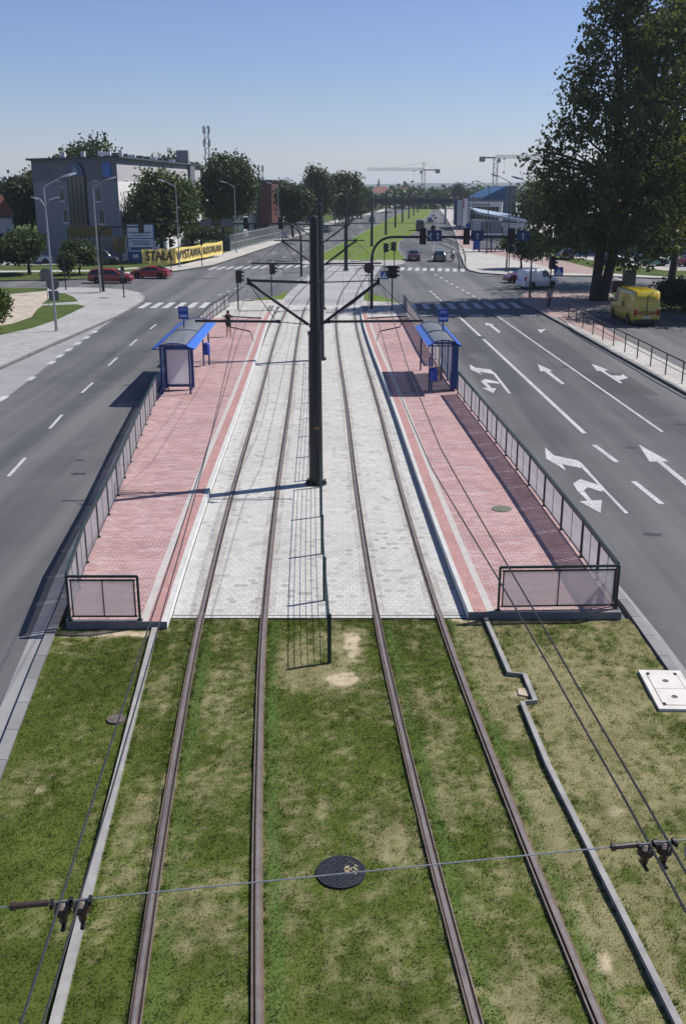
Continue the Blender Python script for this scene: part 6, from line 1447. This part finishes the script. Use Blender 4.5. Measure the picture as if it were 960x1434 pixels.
def crane(label, x, Y, ytop, xj0, xj1, m, mred, apex):
    X = bx_(x,Y,0)[0]; zt = at(0,ytop,Y)[2]; root = empty('tower_crane', (X,Y,0), label, 'crane'); off = root.location
    b = MB(); lattice(b, X, Y, 0, zt, 2.4, 2.4); b.build('tower', m, root, off=off)
    a, c = bx_(xj0,Y,0)[0], bx_(xj1,Y,0)[0]
    long_end, short_end = (a, c) if abs(a-X) > abs(c-X) else (c, a)
    b = MB(); n = 26
    for i in range(n):
        u0, u1 = X+(long_end-X)*i/n, X+(long_end-X)*(i+1)/n
        for s in (-1,1): b.bar((u0,Y+s*.8,zt+.2),(u1,Y+s*.8,zt+.2),.22,.22); b.bar((u0,Y+s*.8,zt+.2),((u0+u1)/2,Y,zt+1.9),.12,.12); b.bar(((u0+u1)/2,Y,zt+1.9),(u1,Y+s*.8,zt+.2),.12,.12)
        b.bar((u0,Y,zt+1.9),(u1,Y,zt+1.9),.26,.26)
    b.build('jib', m, root, off=off)
    b = MB(); b.bar((X,Y,zt+.5),(short_end,Y,zt+.5),1.4,.9); b.build('counter_jib', mred, root, off=off)
    s = 1 if short_end > X else -1
    MB().cbox((short_end-s*1.8,Y,zt-.4),(3.4,1.8,3.0)).build('counterweight', m_grey, root, off=off); MB().cbox((X+s*-1.8,Y-1,zt-1.2),(1.8,1.8,2.2)).build('cab', m_grey, root, off=off)
    if apex:
        b = MB(); lattice(b, X, Y, zt, zt+6, 1.4, 2); b.bar((X,Y,zt+6),(X+(long_end-X)*.6,Y,zt+1.9),.14,.14); b.bar((X,Y,zt+6),(short_end-s*2,Y,zt+.9),.14,.14); b.build('tower_head', mred, root, off=off)
    h = X+(long_end-X)*.17; b = MB(); b.bar((h,Y,zt),(h,Y,zt-7.5),.1,.1); b.cbox((h,Y,zt-8),(.8,.8,1.2)); b.cbox((h,Y,zt-.3),(1.6,1.2,.5)); b.build('hook', m_grey, root, off=off)
m_cr = mat('crane_pink', (.40,.20,.18), .6); m_crr = mat('crane_red', (.36,.03,.04), .5); m_crg = mat('crane_grey', (.30,.28,.27), .6)
crane('red and white tower crane with its long jib to the left', 592, 820, 239, 513, 615, m_cr, m_crr, True)
crane('grey flat top tower crane with its jib reaching to the poplar', 692, 640, 222, 669, 762, m_crg, m_grey, False)
for x, Y, yt_, lb in ((292,262,176,'taller lattice telecom mast above the big round tree'),(365.5,300,231,'thin lattice telecom mast above the brick tower')):
    X = bx_(x,Y,0)[0]; zt = at(0,yt_,Y)[2]; root = empty('telecom_mast', (X,Y,0), lb, 'telecom mast', 0, 'telecom masts on the skyline'); b = MB(); lattice(b, 0, 0, 0, zt, .95, 1.2); b.build('lattice', m_grey, root)
    for s in (-1,1):
        for z in (1.0, 4.0): MB().cbox((s*.75,-.2,zt-z),(.28,.2,1.7)).build('antenna', m_alu, root)
for i, (x, Y, w, h, c, lb) in enumerate(((560,620,11,5.5,(.16,.085,.06),'far house with a wide orange roof above the footbridge'),(548,660,9,5,(.12,.06,.05),'far house with a dark red roof left of the orange one'),(573,680,10,5.5,(.28,.20,.16),'far pale brown roofed house right of the orange one'),(532,650,9,6,(.22,.10,.08),'small far house at the left end of the skyline roofs'))):
    X = bx_(x,Y,0)[0]; root = empty('far_house', (X,Y,0), lb, 'house', 0, 'far houses above the footbridge'); MB().box(-w/2,w/2,0,9,-.3,h).build('wall', m_walll, root)
    b = MB(); b.add([(-w/2-.5,-.5,h),(w/2+.5,-.5,h),(w/2+.5,9.5,h),(-w/2-.5,9.5,h),(-w/2+1,4.5,h+4),(w/2-1,4.5,h+4)], [(0,1,5,4),(2,3,4,5),(1,2,5),(3,0,4),(3,2,1,0)]); b.build('roof', mat('far_roof%d' % i if False else 'far_roof_'+'abcd'[i], c, .8), root)
    b = MB()
    for k in range(3): b.cbox((-w/3+k*w/3,-.03,h*.6),(1.2,.1,1.5))
    b.build('window', m_glass, root)
X = bx_(530,900,0)[0]; root = empty('church_tower', (X,900,0), 'tiny far church spire at the left of the skyline', 'church'); MB().cbox((0,0,5),(3.4,3.4,10)).build('tower', m_wallm, root); MB().lathe([(2.2,10),(1.0,12.5),(.1,17)], 8).build('spire', m_grey, root)
m_hill = mat('hill_green', (.045,.065,.035), .95, var=.35, scale=.004)
for i, (Y, hs, seed) in enumerate(((3300, 28, 2), (4300, 54, 5))):
    rg = random.Random(seed); ph = [rg.uniform(0, 6.28) for _ in range(6)]
    def hh(x): return hs*(.62 + .2*math.sin(x/620+ph[0]) + .14*math.sin(x/270+ph[1]) + .06*math.sin(x/110+ph[2]) + .02*math.sin(x/37+ph[3]))
    vs = []; xs = [-2600+40*k for k in range(131)]; prof = ((-500,-.5,0),(-250,.45,1),(0,1,1),(350,.7,1),(700,-.5,0))
    for dy, f, q in prof:
        for x in xs: vs.append((x, Y+dy, hh(x+dy*.3)*f if q else -1.0))
    n = len(xs); o = MB().add(vs, [(j*n+k, j*n+k+1, (j+1)*n+k+1, (j+1)*n+k) for j in range(len(prof)-1) for k in range(n-1)]).build('hills', m_hill, None, True); struct(o)

# ------------------------------------------------------------------ air, light, camera
hz = MB().box(-5600, 5600, -5600, 5600, -2.2, 62).build('haze', None); t = NT('haze_air'); v = t.n('ShaderNodeVolumePrincipled'); v.inputs['Color'].default_value = (.78,.90,1,1); v.inputs['Density'].default_value = .00017; v.inputs['Anisotropy'].default_value = .2
t.l(v.outputs[0], t.out.inputs['Volume']); hz.data.materials.append(t.m); tag(hz, 'thin summer haze over the far end of the boulevard', 'haze', kind='stuff')
for o in list(bpy.data.objects):
    if o.name == 'ground' or o.name.startswith('hills'): pass
bpy.data.objects['ground'].scale = (.56, .56, 1)
EL, AZ = R(50), math.atan2(.925, .38)
w = bpy.data.worlds.new('World'); SC.world = w; w.use_nodes = True; nt = w.node_tree
sky = nt.nodes.new('ShaderNodeTexSky'); sky.sky_type = 'NISHITA'; sky.sun_disc = False; sky.sun_elevation = EL; sky.sun_rotation = AZ; sky.altitude = 200; sky.air_density = 1.0; sky.dust_density = .2; sky.ozone_density = 3.5
bg = nt.nodes['Background']; nt.links.new(sky.outputs[0], bg.inputs[0]); bg.inputs[1].default_value = .072
tint = nt.nodes.new('ShaderNodeMix'); tint.data_type = 'RGBA'; tint.blend_type = 'MULTIPLY'; tint.inputs[0].default_value = 1; tint.inputs[7].default_value = (.985,.965,1.2,1); nt.links.new(sky.outputs[0], tint.inputs[6]); nt.links.new(tint.outputs[2], bg.inputs[0])
sun = bpy.data.lights.new('sun', 'SUN'); sun.energy = 5.0; sun.angle = R(.53); sun.color = (1, .965, .92); so = bpy.data.objects.new('sun', sun); COL.objects.link(so)
dr = Vector((math.sin(AZ)*math.cos(EL), math.cos(AZ)*math.cos(EL), math.sin(EL))); so.rotation_euler = dr.to_track_quat('Z', 'Y').to_euler(); so.location = (30, 10, 50)
cam = bpy.data.cameras.new('camera'); cam.sensor_fit = 'VERTICAL'; cam.sensor_height = 36; cam.sensor_width = 24; cam.lens = 36*F/1434; cam.clip_start = .1; cam.clip_end = 20000
co = bpy.data.objects.new('camera', cam); COL.objects.link(co); co.location = (0, 0, H); co.rotation_euler = (R(90)-PITCH, 0, 0); SC.camera = co
SC.view_settings.view_transform = 'Standard'; SC.view_settings.look = 'None'; SC.view_settings.exposure = 0.30; SC.view_settings.gamma = 1
SC.render.engine = 'CYCLES'; SC.cycles.max_bounces = 8; SC.cycles.transparent_max_bounces = 24; SC.cycles.volume_bounces = 0
